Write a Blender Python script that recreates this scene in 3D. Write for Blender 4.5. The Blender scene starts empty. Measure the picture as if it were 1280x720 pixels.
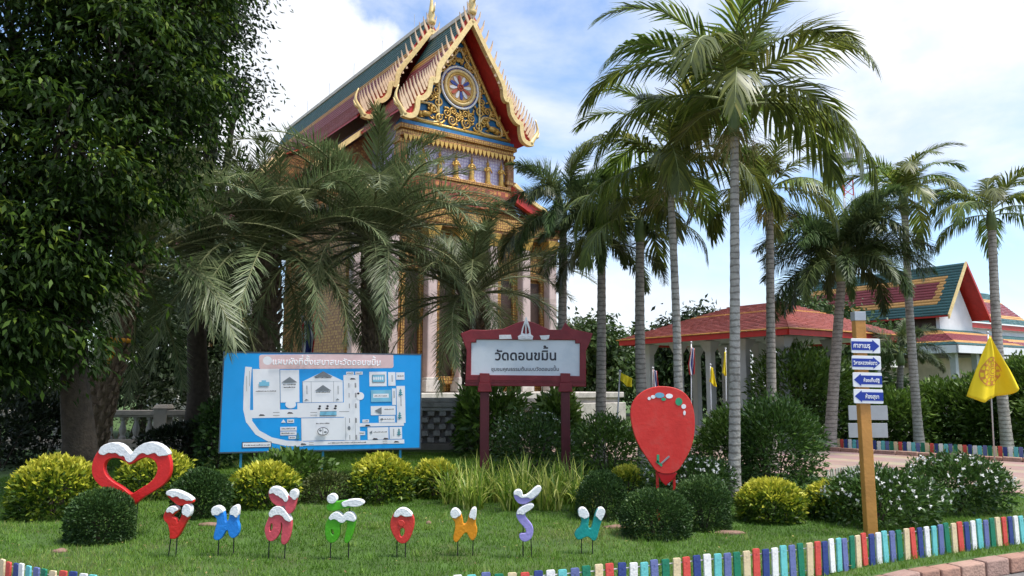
import bpy, bmesh, math, random
import numpy as np
from mathutils import Vector, Matrix, Euler

random.seed(7)
RNG = np.random.default_rng(7)
scene = bpy.context.scene
COL = scene.collection
PI = math.pi
R = math.radians

# ------------------------------------------------------------------ camera
FPX = 950.0                       # focal length in pixels of a 1280 wide picture
PITCH = R(7.4)
EYE = 1.6
cam_data = bpy.data.cameras.new('camera')
cam = bpy.data.objects.new('camera', cam_data)
COL.objects.link(cam)
cam.location = (0, 0, EYE)
cam.rotation_euler = (PI / 2 + PITCH, 0, 0)
cam_data.sensor_width = 36.0
cam_data.lens = 36.0 * FPX / 1280.0
cam_data.clip_start = 0.05
cam_data.clip_end = 3000
scene.camera = cam

# ------------------------------------------------------------------ sky and sun
SUN_AZ, SUN_EL = R(112), R(66)    # azimuth clockwise from +Y
world = bpy.data.worlds.new('World')
scene.world = world
world.use_nodes = True
nt = world.node_tree
nt.nodes.clear()
N = nt.nodes.new
L = nt.links.new
out = N('ShaderNodeOutputWorld')
bg = N('ShaderNodeBackground')
bg.inputs['Strength'].default_value = 0.1
sky = N('ShaderNodeTexSky')
sky.sky_type = 'NISHITA'
sky.sun_disc = False
sky.sun_elevation = SUN_EL
sky.sun_rotation = SUN_AZ
sky.air_density = 1.0
sky.dust_density = 1.2
sky.ozone_density = 1.6
tc = N('ShaderNodeTexCoord')
# big soft cloud fields
n1 = N('ShaderNodeTexNoise'); n1.inputs['Scale'].default_value = 2.6; n1.inputs['Detail'].default_value = 9
n1.inputs['Roughness'].default_value = 0.56; n1.inputs['Distortion'].default_value = 0.25
mp = N('ShaderNodeMapping'); mp.inputs['Scale'].default_value = (1, 1, 1.9); mp.inputs['Location'].default_value = (0.35, 0.2, 0.62)
L(tc.outputs['Generated'], mp.inputs['Vector']); L(mp.outputs['Vector'], n1.inputs['Vector'])
r1 = N('ShaderNodeValToRGB')
r1.color_ramp.elements[0].position = 0.42; r1.color_ramp.elements[0].color = (0, 0, 0, 1)
r1.color_ramp.elements[1].position = 0.64; r1.color_ramp.elements[1].color = (1, 1, 1, 1)
L(n1.outputs['Fac'], r1.inputs['Fac'])
# one towering cumulus bank low in the north-west, edge broken up by noise
dist = N('ShaderNodeVectorMath'); dist.operation = 'DISTANCE'
n2 = N('ShaderNodeTexNoise'); n2.inputs['Scale'].default_value = 9.0; n2.inputs['Detail'].default_value = 8; n2.inputs['Roughness'].default_value = 0.6
L(tc.outputs['Generated'], n2.inputs['Vector'])
warp = N('ShaderNodeVectorMath'); warp.operation = 'MULTIPLY_ADD'
sub = N('ShaderNodeVectorMath'); sub.operation = 'SUBTRACT'; sub.inputs[1].default_value = (.5, .5, .5)
L(n2.outputs['Color'], sub.inputs[0])
warp.inputs[1].default_value = (0.16, 0.16, 0.16)
L(sub.outputs[0], warp.inputs[0]); L(tc.outputs['Generated'], warp.inputs[2])
L(warp.outputs[0], dist.inputs[0])
dist.inputs[1].default_value = (-0.31, 0.87, 0.33)
r2 = N('ShaderNodeMapRange'); r2.inputs['From Min'].default_value = 0.215; r2.inputs['From Max'].default_value = 0.165
r2.interpolation_type = 'SMOOTHSTEP'
L(dist.outputs['Value'], r2.inputs['Value'])
mx = N('ShaderNodeMath'); mx.operation = 'MAXIMUM'
L(r1.outputs['Color'], mx.inputs[0]); L(r2.outputs['Result'], mx.inputs[1])
fm = N('ShaderNodeMath'); fm.operation = 'MULTIPLY'; fm.inputs[1].default_value = 0.93
L(mx.outputs[0], fm.inputs[0])
# cloud tone varies softly
n3 = N('ShaderNodeTexNoise'); n3.inputs['Scale'].default_value = 4.2; n3.inputs['Detail'].default_value = 6
L(mp.outputs['Vector'], n3.inputs['Vector'])
cr = N('ShaderNodeValToRGB')
cr.color_ramp.elements[0].position = 0.3; cr.color_ramp.elements[0].color = (3.9, 4.15, 4.6, 1)
cr.color_ramp.elements[1].position = 0.62; cr.color_ramp.elements[1].color = (5.0, 5.06, 5.16, 1)
L(n3.outputs['Fac'], cr.inputs['Fac'])
skyb = N('ShaderNodeMixRGB'); skyb.blend_type = 'MULTIPLY'; skyb.inputs['Fac'].default_value = 1.0
skyb.inputs['Color2'].default_value = (1.0, 1.05, 1.12, 1)
L(sky.outputs['Color'], skyb.inputs['Color1'])
mix = N('ShaderNodeMixRGB')
L(fm.outputs[0], mix.inputs['Fac']); L(skyb.outputs['Color'], mix.inputs['Color1']); L(cr.outputs['Color'], mix.inputs['Color2'])
L(mix.outputs['Color'], bg.inputs['Color']); L(bg.outputs['Background'], out.inputs['Surface'])

sl = bpy.data.lights.new('sun', 'SUN')
sl.energy = 2.3
sl.angle = R(16)
sl.color = (1.0, 0.96, 0.9)
sun = bpy.data.objects.new('sun', sl)
COL.objects.link(sun)
sd = Vector((math.sin(SUN_AZ) * math.cos(SUN_EL), math.cos(SUN_AZ) * math.cos(SUN_EL), math.sin(SUN_EL)))
sun.rotation_euler = (-sd).to_track_quat('-Z', 'Y').to_euler()
sun.location = (0, 0, 40)

scene.view_settings.view_transform = 'Standard'
scene.view_settings.look = 'None'
scene.view_settings.exposure = 1.27
scene.view_settings.gamma = 1.0
scene.render.film_transparent = False
scene.cycles.max_bounces = 6
scene.cycles.transparent_max_bounces = 8

# ------------------------------------------------------------------ survey helpers (a pixel of the photograph -> a point in the place)
def ray(px, py):
    u = (px - 640) / FPX; v = (360 - py) / FPX
    return Vector((u, math.cos(PITCH) - v * math.sin(PITCH), math.sin(PITCH) + v * math.cos(PITCH)))
def at(px, py, Y):
    r = ray(px, py); r = r * (Y / r.y); r.z += EYE; return r
def ground(px, py, z=0.0):
    r = ray(px, py); k = (z - EYE) / r.z; q = r * k; q.z += EYE; return q

# ------------------------------------------------------------------ materials
MATS = {}
def mat(name, col, rough=0.6, var=0.12, scale=6.0, bump=0.0, bscale=40.0, metal=0.0, spec=0.4, dirt=None, dscale=2.0, damt=0.5):
    if name in MATS: return MATS[name]
    m = bpy.data.materials.new(name); m.use_nodes = True
    t = m.node_tree; b = t.nodes['Principled BSDF']
    b.inputs['Roughness'].default_value = rough; b.inputs['Metallic'].default_value = metal
    b.inputs['Specular IOR Level'].default_value = spec
    co = t.nodes.new('ShaderNodeTexCoord')
    nz = t.nodes.new('ShaderNodeTexNoise'); nz.inputs['Scale'].default_value = scale; nz.inputs['Detail'].default_value = 5
    t.links.new(co.outputs['Object'], nz.inputs['Vector'])
    rp = t.nodes.new('ShaderNodeValToRGB')
    c = np.array(col[:3])
    rp.color_ramp.elements[0].position = 0.3; rp.color_ramp.elements[0].color = (*(c * (1 - var)), 1)
    rp.color_ramp.elements[1].position = 0.7; rp.color_ramp.elements[1].color = (*np.minimum(c * (1 + var), 1), 1)
    t.links.new(nz.outputs['Fac'], rp.inputs['Fac'])
    src = rp.outputs['Color']
    if dirt is not None:
        nd = t.nodes.new('ShaderNodeTexNoise'); nd.inputs['Scale'].default_value = dscale; nd.inputs['Detail'].default_value = 8; nd.inputs['Roughness'].default_value = 0.7
        t.links.new(co.outputs['Object'], nd.inputs['Vector'])
        rd = t.nodes.new('ShaderNodeValToRGB')
        rd.color_ramp.elements[0].position = 0.5; rd.color_ramp.elements[0].color = (0, 0, 0, 1)
        rd.color_ramp.elements[1].position = 0.72; rd.color_ramp.elements[1].color = (damt, damt, damt, 1)
        t.links.new(nd.outputs['Fac'], rd.inputs['Fac'])
        mm = t.nodes.new('ShaderNodeMixRGB'); mm.inputs['Color2'].default_value = (*dirt, 1)
        t.links.new(rd.outputs['Color'], mm.inputs['Fac']); t.links.new(src, mm.inputs['Color1'])
        src = mm.outputs['Color']
    t.links.new(src, b.inputs['Base Color'])
    if bump:
        nb = t.nodes.new('ShaderNodeTexNoise'); nb.inputs['Scale'].default_value = bscale; nb.inputs['Detail'].default_value = 6
        t.links.new(co.outputs['Object'], nb.inputs['Vector'])
        bp = t.nodes.new('ShaderNodeBump'); bp.inputs['Strength'].default_value = bump; bp.inputs['Distance'].default_value = 0.02
        t.links.new(nb.outputs['Fac'], bp.inputs['Height']); t.links.new(bp.outputs['Normal'], b.inputs['Normal'])
    MATS[name] = m
    return m

def leaf_mat(name, stops, rough=0.5, trans=0.25, spec=0.3, tone=0.0):
    """leaf material: colour of each leaf from its own 'rnd' value, some light through the blade"""
    if name in MATS: return MATS[name]
    m = bpy.data.materials.new(name); m.use_nodes = True
    t = m.node_tree; b = t.nodes['Principled BSDF']
    at_ = t.nodes.new('ShaderNodeAttribute'); at_.attribute_name = 'rnd'
    rp = t.nodes.new('ShaderNodeValToRGB')
    while len(rp.color_ramp.elements) < len(stops): rp.color_ramp.elements.new(0.5)
    for e, (p, c) in zip(rp.color_ramp.elements, stops):
        e.position = p; e.color = (*c, 1)
    t.links.new(at_.outputs['Fac'], rp.inputs['Fac'])
    oi = t.nodes.new('ShaderNodeObjectInfo')
    hv = t.nodes.new('ShaderNodeHueSaturation')
    m1 = t.nodes.new('ShaderNodeMapRange'); m1.inputs['To Min'].default_value = 1 - tone; m1.inputs['To Max'].default_value = 1 + tone
    m2 = t.nodes.new('ShaderNodeMapRange'); m2.inputs['To Min'].default_value = 0.5 - tone * 0.10; m2.inputs['To Max'].default_value = 0.5 + tone * 0.05
    t.links.new(oi.outputs['Random'], m1.inputs['Value']); t.links.new(oi.outputs['Random'], m2.inputs['Value'])
    t.links.new(m1.outputs['Result'], hv.inputs['Value']); t.links.new(m2.outputs['Result'], hv.inputs['Hue'])
    t.links.new(rp.outputs['Color'], hv.inputs['Color'])
    t.links.new(hv.outputs['Color'], b.inputs['Base Color'])
    b.inputs['Roughness'].default_value = rough; b.inputs['Specular IOR Level'].default_value = spec
    tr = t.nodes.new('ShaderNodeBsdfTranslucent')
    t.links.new(hv.outputs['Color'], tr.inputs['Color'])
    ms = t.nodes.new('ShaderNodeMixShader'); ms.inputs['Fac'].default_value = trans
    o = t.nodes['Material Output']
    t.links.new(b.outputs['BSDF'], ms.inputs[1]); t.links.new(tr.outputs['BSDF'], ms.inputs[2])
    t.links.new(ms.outputs['Shader'], o.inputs['Surface'])
    MATS[name] = m
    return m

# ------------------------------------------------------------------ mesh helpers
class MB:
    """collects shapes into one mesh"""
    def __init__(s): s.v = []; s.f = []; s.m = []
    def add(s, V, F, mi=0):
        o = len(s.v); s.v += [tuple(p) for p in V]
        for f in F: s.f.append(tuple(i + o for i in f)); s.m.append(mi)
        return s
    def box(s, c, d, mi=0, rz=0.0, M=None):
        x, y, z = d[0] / 2, d[1] / 2, d[2] / 2
        V = [Vector((i * x, j * y, k * z)) for i in (-1, 1) for j in (-1, 1) for k in (-1, 1)]
        if rz: V = [Matrix.Rotation(rz, 3, 'Z') @ p for p in V]
        if M is not None: V = [M @ p for p in V]
        V = [p + Vector(c) for p in V]
        return s.add(V, [(0, 1, 3, 2), (4, 6, 7, 5), (0, 4, 5, 1), (2, 3, 7, 6), (0, 2, 6, 4), (1, 5, 7, 3)], mi)
    def frustum(s, c, d0, d1, h, mi=0):
        V = []
        for d, z in ((d0, 0), (d1, h)):
            for i, j in ((-1, -1), (1, -1), (1, 1), (-1, 1)):
                V.append((c[0] + i * d[0] / 2, c[1] + j * d[1] / 2, c[2] + z))
        return s.add(V, [(3, 2, 1, 0), (4, 5, 6, 7), (0, 1, 5, 4), (1, 2, 6, 5), (2, 3, 7, 6), (3, 0, 4, 7)], mi)
    def tube(s, pts, rad, seg=6, mi=0, cap=True, flat=None):
        pts = [Vector(p) for p in pts]; n = len(pts)
        if not hasattr(rad, '__len__'): rad = [rad] * n
        V = []; up = None
        for i in range(n):
            t = (pts[min(i + 1, n - 1)] - pts[max(i - 1, 0)])
            if t.length < 1e-9: t = Vector((0, 0, 1))
            t.normalize()
            if up is None:
                up = Vector((0, 0, 1)) if abs(t.z) < 0.9 else Vector((1, 0, 0))
            a = t.cross(up)
            if a.length < 1e-6: a = t.orthogonal()
            a.normalize(); b = a.cross(t).normalized(); up = b
            for k in range(seg):
                w = 2 * PI * k / seg
                V.append(pts[i] + a * (rad[i] * math.cos(w)) + b * (rad[i] * math.sin(w)))
        F = []
        for i in range(n - 1):
            for k in range(seg):
                F.append((i * seg + k, i * seg + (k + 1) % seg, (i + 1) * seg + (k + 1) % seg, (i + 1) * seg + k))
        if cap:
            F.append(tuple(range(seg - 1, -1, -1))); F.append(tuple((n - 1) * seg + k for k in range(seg)))
        return s.add(V, F, mi)
    def lathe(s, prof, c=(0, 0, 0), seg=10, mi=0):
        V = []; n = len(prof)
        for r, z in prof:
            for k in range(seg):
                w = 2 * PI * k / seg
                V.append((c[0] + r * math.cos(w), c[1] + r * math.sin(w), c[2] + z))
        F = [(i * seg + k, i * seg + (k + 1) % seg, (i + 1) * seg + (k + 1) % seg, (i + 1) * seg + k) for i in range(n - 1) for k in range(seg)]
        F.append(tuple(range(seg - 1, -1, -1))); F.append(tuple((n - 1) * seg + k for k in range(seg)))
        return s.add(V, F, mi)
    def ellipsoid(s, c, r, seg=10, rings=6, mi=0):
        V = [(c[0], c[1], c[2] - r[2])]
        for i in range(1, rings):
            p = PI * i / rings
            for k in range(seg):
                w = 2 * PI * k / seg
                V.append((c[0] + r[0] * math.sin(p) * math.cos(w), c[1] + r[1] * math.sin(p) * math.sin(w), c[2] - r[2] * math.cos(p)))
        V.append((c[0], c[1], c[2] + r[2])); F = []
        for k in range(seg): F.append((0, 1 + (k + 1) % seg, 1 + k))
        for i in range(rings - 2):
            for k in range(seg):
                a = 1 + i * seg + k; b = 1 + i * seg + (k + 1) % seg
                F.append((a, b, b + seg, a + seg))
        l = len(V) - 1; o = 1 + (rings - 2) * seg
        for k in range(seg): F.append((o + k, o + (k + 1) % seg, l))
        return s.add(V, F, mi)
    def quad(s, a, b, c, d, mi=0): return s.add([a, b, c, d], [(0, 1, 2, 3)], mi)
    def prism_y(s, poly, y0, y1, mi=0):
        """outline in x,z pushed from y0 (front) to y1"""
        n = len(poly)
        V = [(x, y0, z) for x, z in poly] + [(x, y1, z) for x, z in poly]
        F = [tuple(range(n)), tuple(range(2 * n - 1, n - 1, -1))]
        F += [(i, n + i, n + (i + 1) % n, (i + 1) % n) for i in range(n)]
        return s.add(V, F, mi)
    def mesh(s, name, mats, smooth=False):
        me = bpy.data.meshes.new(name); me.from_pydata(s.v, [], s.f)
        if not isinstance(mats, (list, tuple)): mats = [mats]
        for m in mats: me.materials.append(m)
        if len(mats) > 1: me.polygons.foreach_set('material_index', s.m)
        bm = bmesh.new(); bm.from_mesh(me); bmesh.ops.recalc_face_normals(bm, faces=bm.faces); bm.to_mesh(me); bm.free()
        if smooth: me.polygons.foreach_set('use_smooth', [True] * len(me.polygons))
        me.update(); return me
    def build(s, name, mats, parent=None, smooth=False, bevel=0.0, loc=None, rot=None):
        return link(name, s.mesh(name, mats, smooth), parent, bevel, loc, rot)

def link(name, data, parent=None, bevel=0.0, loc=None, rot=None):
    o = bpy.data.objects.new(name, data); COL.objects.link(o)
    if parent is not None: o.parent = parent
    if loc is not None: o.location = loc
    if rot is not None: o.rotation_euler = rot
    if bevel:
        b = o.modifiers.new('bevel', 'BEVEL'); b.width = bevel; b.segments = 2; b.limit_method = 'ANGLE'; b.angle_limit = R(40)
    return o

def np_mesh(name, V, F, mats, rnd=None, smooth=False):
    V = np.ascontiguousarray(V, dtype=np.float32); F = np.ascontiguousarray(F, dtype=np.int32)
    me = bpy.data.meshes.new(name); k = F.shape[1]
    me.vertices.add(len(V)); me.vertices.foreach_set('co', V.ravel())
    me.loops.add(F.size); me.loops.foreach_set('vertex_index', F.ravel())
    me.polygons.add(len(F))
    me.polygons.foreach_set('loop_start', np.arange(0, F.size, k, dtype=np.int32))
    try: me.polygons.foreach_set('loop_total', np.full(len(F), k, dtype=np.int32))
    except Exception: pass
    if not isinstance(mats, (list, tuple)): mats = [mats]
    for m in mats: me.materials.append(m)
    if rnd is not None:
        a = me.attributes.new('rnd', 'FLOAT', 'FACE'); a.data.foreach_set('value', np.ascontiguousarray(rnd, dtype=np.float32))
    me.update(calc_edges=True)
    return me

def tag(o, label, cat, group=None):
    o['label'] = label; o['category'] = cat
    if group: o['group'] = group
    return o
def thing(name, label, cat, loc=(0, 0, 0), rz=0.0, group=None):
    o = bpy.data.objects.new(name, None); COL.objects.link(o)
    o.location = loc; o.rotation_euler = (0, 0, rz); o.empty_display_size = 0.2
    return tag(o, label, cat, group)
def structure(o): o['kind'] = 'structure'; return o
def stuff(o): o['kind'] = 'stuff'; return o

def chaikin(p, n=2):
    for _ in range(n):
        q = []
        for i in range(len(p)):
            a, b = p[i], p[(i + 1) % len(p)]
            q.append((a[0] * .75 + b[0] * .25, a[1] * .75 + b[1] * .25)); q.append((a[0] * .25 + b[0] * .75, a[1] * .25 + b[1] * .75))
        p = q
    return p
def catmull(pts, n=6):
    pts = [Vector(p) for p in pts]; o = []
    for i in range(len(pts) - 1):
        p0, p1, p2, p3 = pts[max(i - 1, 0)], pts[i], pts[i + 1], pts[min(i + 2, len(pts) - 1)]
        for k in range(n):
            t = k / n
            o.append(.5 * ((2 * p1) + (p2 - p0) * t + (2 * p0 - 5 * p1 + 4 * p2 - p3) * t * t + (3 * p1 - p0 - 3 * p2 + p3) * t ** 3))
    o.append(pts[-1]); return o

def plate_mesh(name, loops, depth, bevel, m):
    """flat plate with holes: loops are x,y outlines; returns a mesh standing in x,z, front towards -y, centred on y=0"""
    c = bpy.data.curves.new(name, 'CURVE'); c.dimensions = '2D'; c.fill_mode = 'BOTH'
    c.extrude = max(depth / 2 - bevel, 0.0); c.bevel_depth = bevel; c.bevel_resolution = 1; c.offset = -bevel
    for lp in loops:
        s = c.splines.new('POLY'); s.points.add(len(lp) - 1)
        for p, (x, y) in zip(s.points, lp): p.co = (x, y, 0, 1)
        s.use_cyclic_u = True
    o = bpy.data.objects.new('tmp', c); COL.objects.link(o)
    dg = bpy.context.evaluated_depsgraph_get()
    me = bpy.data.meshes.new_from_object(o.evaluated_get(dg)); me.name = name
    bpy.data.objects.remove(o); bpy.data.curves.remove(c)
    me.transform(Matrix.Rotation(PI / 2, 4, 'X'))
    me.materials.clear(); me.materials.append(m)
    return me

TONE = '่้๊๋็์'; UPV = 'ิีึืัํ'
def _text_raw(body, size, bold):
    c = bpy.data.curves.new('text', 'FONT'); c.body = body; c.size = size; c.bevel_depth = bold; c.bevel_resolution = 0; c.resolution_u = 4
    o = bpy.data.objects.new('tmp', c); COL.objects.link(o)
    dg = bpy.context.evaluated_depsgraph_get()
    me = bpy.data.meshes.new_from_object(o.evaluated_get(dg))
    bpy.data.objects.remove(o); bpy.data.curves.remove(c)
    return me
def _xs(me):
    if not len(me.vertices): return (0, 0)
    a = np.zeros(len(me.vertices) * 3, dtype=np.float32); me.vertices.foreach_get('co', a); a = a.reshape(-1, 3)
    return a[:, 0].min(), a[:, 0].max()
def text_mesh(body, width, m, bold=0.02, size=1.0):
    """one line of lettering scaled to a width, centred, standing in x,z and facing -y"""
    base = ''; tones = []
    for i, ch in enumerate(body):
        if ch in TONE and base and base[-1] in UPV: tones.append((base, ch))
        else: base += ch
    me = _text_raw(base, size, bold * size)
    bm = bmesh.new(); bm.from_mesh(me)
    for pre, ch in tones:
        x1 = _xs(_text_raw(pre, size, 0))[1]
        tm = _text_raw(ch, size, bold * size); a, b = _xs(tm)
        tm.transform(Matrix.Translation((x1 - b + 0.02 * size, 0.24 * size, 0))); bm.from_mesh(tm)
    bm.to_mesh(me); bm.free()
    a, b = _xs(me); k = width / (b - a)
    me.transform(Matrix.Translation((-(a + b) / 2, 0, 0))); me.transform(Matrix.Diagonal((k, k, k * 0.3, 1)))
    me.transform(Matrix.Rotation(PI / 2, 4, 'X'))
    me.materials.clear(); me.materials.append(m); me.name = 'lettering'
    return me

# ================================================================== THE GROUND
M_asphalt = mat('asphalt', (0.16, 0.15, 0.145), 0.9, 0.18, 14, bump=0.5, bscale=160, dirt=(0.26, 0.24, 0.22), dscale=1.2)
M_soil = mat('lawn_soil', (0.055, 0.105, 0.02), 0.95, 0.35, 3.0, bump=0.6, bscale=60, dirt=(0.09, 0.075, 0.03), dscale=0.9, damt=0.6)
M_white_paint = mat('white_road_paint', (0.72, 0.72, 0.70), 0.8, 0.08, 9, dirt=(0.3, 0.28, 0.26), dscale=5, damt=0.7)

b = MB(); b.quad((-900, -900, -0.135), (900, -900, -0.135), (900, 1500, -0.135), (-900, 1500, -0.135))
structure(b.build('road', M_asphalt))

FZ = 0.28
fence_px = [(5, 700), (120, 719), (600, 718), (750, 707), (1000, 681), (1100, 665), (1270, 645)]
fp = [ground(x, y, FZ) for x, y in fence_px]
fp = [Vector((p.x, p.y, 0)) for p in fp]
mid = (fp[1] + fp[2]) / 2; mid.y -= 0.22
d_end = (fp[-1] - fp[-2]).normalized()
path = [Vector((-9.5, 10.5, 0)), Vector((-6.2, 7.6, 0)), fp[0], fp[1], mid, fp[2], fp[3], fp[4], fp[5], fp[6],
        fp[6] + d_end * 2.0, fp[6] + d_end * 4.0]
path = [Vector((-2.9 + (p.x + 2.9), p.y, 0)) for p in path]
def dense(pts, n=16): return catmull(pts, n)
def offset(pts, d):
    o = []
    for i, p in enumerate(pts):
        t = pts[min(i + 1, len(pts) - 1)] - pts[max(i - 1, 0)]; t.normalize()
        o.append(p + Vector((t.y, -t.x, 0)) * d)
    return o
def resample(pts, step):
    o = [(pts[0].copy(), (pts[1] - pts[0]).normalized())]; acc = 0.0
    for i in range(len(pts) - 1):
        a, c = pts[i], pts[i + 1]; l = (c - a).length; t = (c - a) / max(l, 1e-9); s = step - acc
        while s <= l:
            o.append((a + t * s, t)); s += step
        acc = (acc + l) % step if l + acc >= step else acc + l
    return o
fpath = dense(path)
kpath = offset(fpath, 0.33)
lpath = offset(fpath, 0.25)

# the lawn: one sheet from the kerb back to the far distance
rows = [0, 0.25, 0.6, 1.2, 2, 3.2, 5, 8, 13, 22, 40, 90, 300, 900]
edge = [Vector((-300, 60, 0)), Vector((-60, 30, 0))] + lpath + [lpath[-1] + d_end * 8 , lpath[-1] + d_end * 40, lpath[-1] + d_end * 300]
V = []; Fq = []
for k, e in enumerate(edge):
    for r in rows: V.append((e.x * (1 + r * 0.002), e.y + r, 0.0))
n = len(rows)
for k in range(len(edge) - 1):
    for j in range(n - 1): Fq.append((k * n + j, (k + 1) * n + j, (k + 1) * n + j + 1, k * n + j + 1))
lawn = structure(link('lawn', np_mesh('lawn', V, Fq, M_soil)))

# painted line along the kerb
b = MB(); a1 = offset(fpath, 0.50); a2 = offset(fpath, 0.62)
for i in range(len(a1) - 1):
    z = Vector((0, 0, -0.131)); b.quad(a1[i] + z, a2[i] + z, a2[i + 1] + z, a1[i + 1] + z)
structure(b.build('road_line', M_white_paint))

# kerb of reddish stone blocks
M_kerb = [mat('kerb_stone_%d' % i, c, 0.9, 0.22, 5, bump=0.7, bscale=45, dirt=(0.10, 0.075, 0.06), dscale=4, damt=0.7)
          for i, c in enumerate([(0.36, 0.20, 0.145), (0.30, 0.165, 0.12), (0.40, 0.25, 0.19), (0.33, 0.21, 0.17)])]
def kerb(pts, label, z0, h, w, lens=(0.26, 0.36), name='kerb', lo=None):
    k = thing(name, label, 'kerb', (pts[0].x, pts[0].y, 0)); o0 = k.location.copy()
    sp = resample(pts, 0.01); i = 0; n = 0
    while i < len(sp):
        ln = random.uniform(*lens); j = min(i + int(ln / 0.01), len(sp) - 1)
        if j - i < 6: break
        p, q = sp[i][0], sp[j][0]; c = (p + q) / 2; t = (q - p)
        m = MB(); m.box((0, 0, 0), (t.length - 0.012, w * random.uniform(.94, 1.04), h * random.uniform(.93, 1.05)))
        m.build('kerb_block', M_kerb[random.randrange(4)], k, bevel=0.014,
                loc=(c.x - o0.x, c.y - o0.y, z0 + random.uniform(-.008, .008)),
                rot=(random.uniform(-.03, .03), random.uniform(-.015, .015), math.atan2(t.y, t.x) + random.uniform(-.02, .02)))
        i = j + 1; n += 1
    return k
vis = [p for p in kpath if -4.5 < p.x < 7.5]
kerb(vis, 'kerb of worn reddish stone blocks between the grass strip and the road', -0.065, 0.15, 0.15)

# ------------------------------------------------------------------ colourful picket fences
PAL = [('cream', (0.72, 0.58, 0.36)), ('red', (0.62, 0.075, 0.06)), ('navy', (0.03, 0.055, 0.22)), ('white', (0.80, 0.80, 0.78)),
       ('aqua', (0.14, 0.52, 0.52)), ('slate_blue', (0.13, 0.16, 0.36)), ('green', (0.008, 0.18, 0.10))]
PMAT = [mat('picket_' + n_, c, 0.55, 0.10, 7, bump=0.25, bscale=60, dirt=tuple(np.array(c) * 0.45 + 0.05), dscale=9, damt=0.45) for n_, c in PAL]
M_wire = mat('grey_rail', (0.35, 0.35, 0.36), 0.5, 0.1)
def picket_mesh(m, w, h, t):
    q = MB(); x = w / 2
    prof = [(-x, 0), (x, 0), (x, h - 0.006), (x - 0.006, h), (-x + 0.006, h), (-x, h - 0.006)]
    q.prism_y(prof, -t / 2, t / 2)
    for z in (h * 0.22, h * 0.86):       # nail heads
        q.box((0, -t / 2 - 0.0015, z), (0.007, 0.004, 0.007))
    return q.mesh('picket', m)
def picket_fence(pts, label, pitch, w, h, order, z=0.0, mats=PMAT, skip=None):
    t = thing('picket_fence', label, 'fence', (pts[0].x, pts[0].y, z)); o0 = t.location.copy()
    meshes = [picket_mesh(m, w, h, 0.014) for m in mats]
    sp = resample(pts, pitch); k = 0
    for i, (p, tt) in enumerate(sp):
        me = meshes[order[k % len(order)]]; k += 1
        o = link('picket', me, t, loc=(p.x - o0.x, p.y - o0.y, random.uniform(-.006, .012)),
                 rot=(random.uniform(-.03, .03), random.uniform(-.022, .022), math.atan2(tt.y, tt.x) + random.uniform(-.06, .06)))
    off = offset([p for p, _ in sp], -0.015)
    for zz in (h * 0.22, h * 0.86):
        m = MB(); m.tube([(p.x - o0.x, p.y - o0.y, zz) for p in off], 0.006, 5); m.build('rail', M_wire, t)
    return t
vis = [p for p in fpath if -4.6 < p.x < 7.0]
picket_fence(vis, 'low fence of slim multicoloured pickets along the grass edge above the stone kerb', 0.097, 0.064, 0.28, [0, 1, 2, 3, 4, 5, 6])
# the fence across the paved drive
ba, bb = ground(1024, 562), ground(1285, 577)
bd = (bb - ba).normalized(); bn = Vector((bd.y, -bd.x, 0))      # bn towards the camera
b0 = ba - bd * 0.2; b1 = bb + bd * 3.0
picket_fence([b0.lerp(b1, i / 40) for i in range(41)], 'low multicoloured picket fence beyond the paved drive, in front of the hedge', 0.098, 0.078, 0.29, [0, 1, 2, 3, 4, 5, 6], 0.0)
kerb([b0.lerp(b1, i / 40) + bn * 0.28 for i in range(41)], 'low reddish kerb along the far side of the paved drive', 0.03, 0.14, 0.16, (0.34, 0.5))
# the drive: pink and buff pavers
def paver_mat():
    m = bpy.data.materials.new('pavers'); m.use_nodes = True; t = m.node_tree; p = t.nodes['Principled BSDF']
    co = t.nodes.new('ShaderNodeTexCoord')
    br = t.nodes.new('ShaderNodeTexBrick'); br.inputs['Scale'].default_value = 4.0
    br.inputs['Color1'].default_value = (0.36, 0.22, 0.18, 1); br.inputs['Color2'].default_value = (0.42, 0.30, 0.25, 1); br.inputs['Mortar'].default_value = (0.24, 0.2, 0.17, 1)
    br.inputs['Mortar Size'].default_value = 0.02
    t.links.new(co.outputs['Object'], br.inputs['Vector'])
    wv = t.nodes.new('ShaderNodeTexWave'); wv.inputs['Scale'].default_value = 0.22; wv.bands_direction = 'Y'; wv.inputs['Distortion'].default_value = 0.0
    t.links.new(co.outputs['Object'], wv.inputs['Vector'])
    rp = t.nodes.new('ShaderNodeValToRGB'); rp.color_ramp.interpolation = 'CONSTANT'
    rp.color_ramp.elements[0].color = (0.40, 0.25, 0.22, 1); rp.color_ramp.elements[1].position = 0.7; rp.color_ramp.elements[1].color = (0.50, 0.41, 0.27, 1)
    t.links.new(wv.outputs['Fac'], rp.inputs['Fac'])
    mm = t.nodes.new('ShaderNodeMixRGB'); mm.inputs['Fac'].default_value = 0.55
    t.links.new(br.outputs['Color'], mm.inputs['Color1']); t.links.new(rp.outputs['Color'], mm.inputs['Color2'])
    nz = t.nodes.new('ShaderNodeTexNoise'); nz.inputs['Scale'].default_value = 1.6; nz.inputs['Detail'].default_value = 8
    t.links.new(co.outputs['Object'], nz.inputs['Vector'])
    m2 = t.nodes.new('ShaderNodeMixRGB'); m2.blend_type = 'MULTIPLY'; m2.inputs['Fac'].default_value = 0.5
    t.links.new(mm.outputs['Color'], m2.inputs['Color1']); t.links.new(nz.outputs['Color'], m2.inputs['Color2'])
    t.links.new(m2.outputs['Color'], p.inputs['Base Color']); p.inputs['Roughness'].default_value = 0.85
    return m
q0 = ba - bd * 9; q1 = bb + bd * 16
b = MB(); ln = (q1 - q0).length
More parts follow.
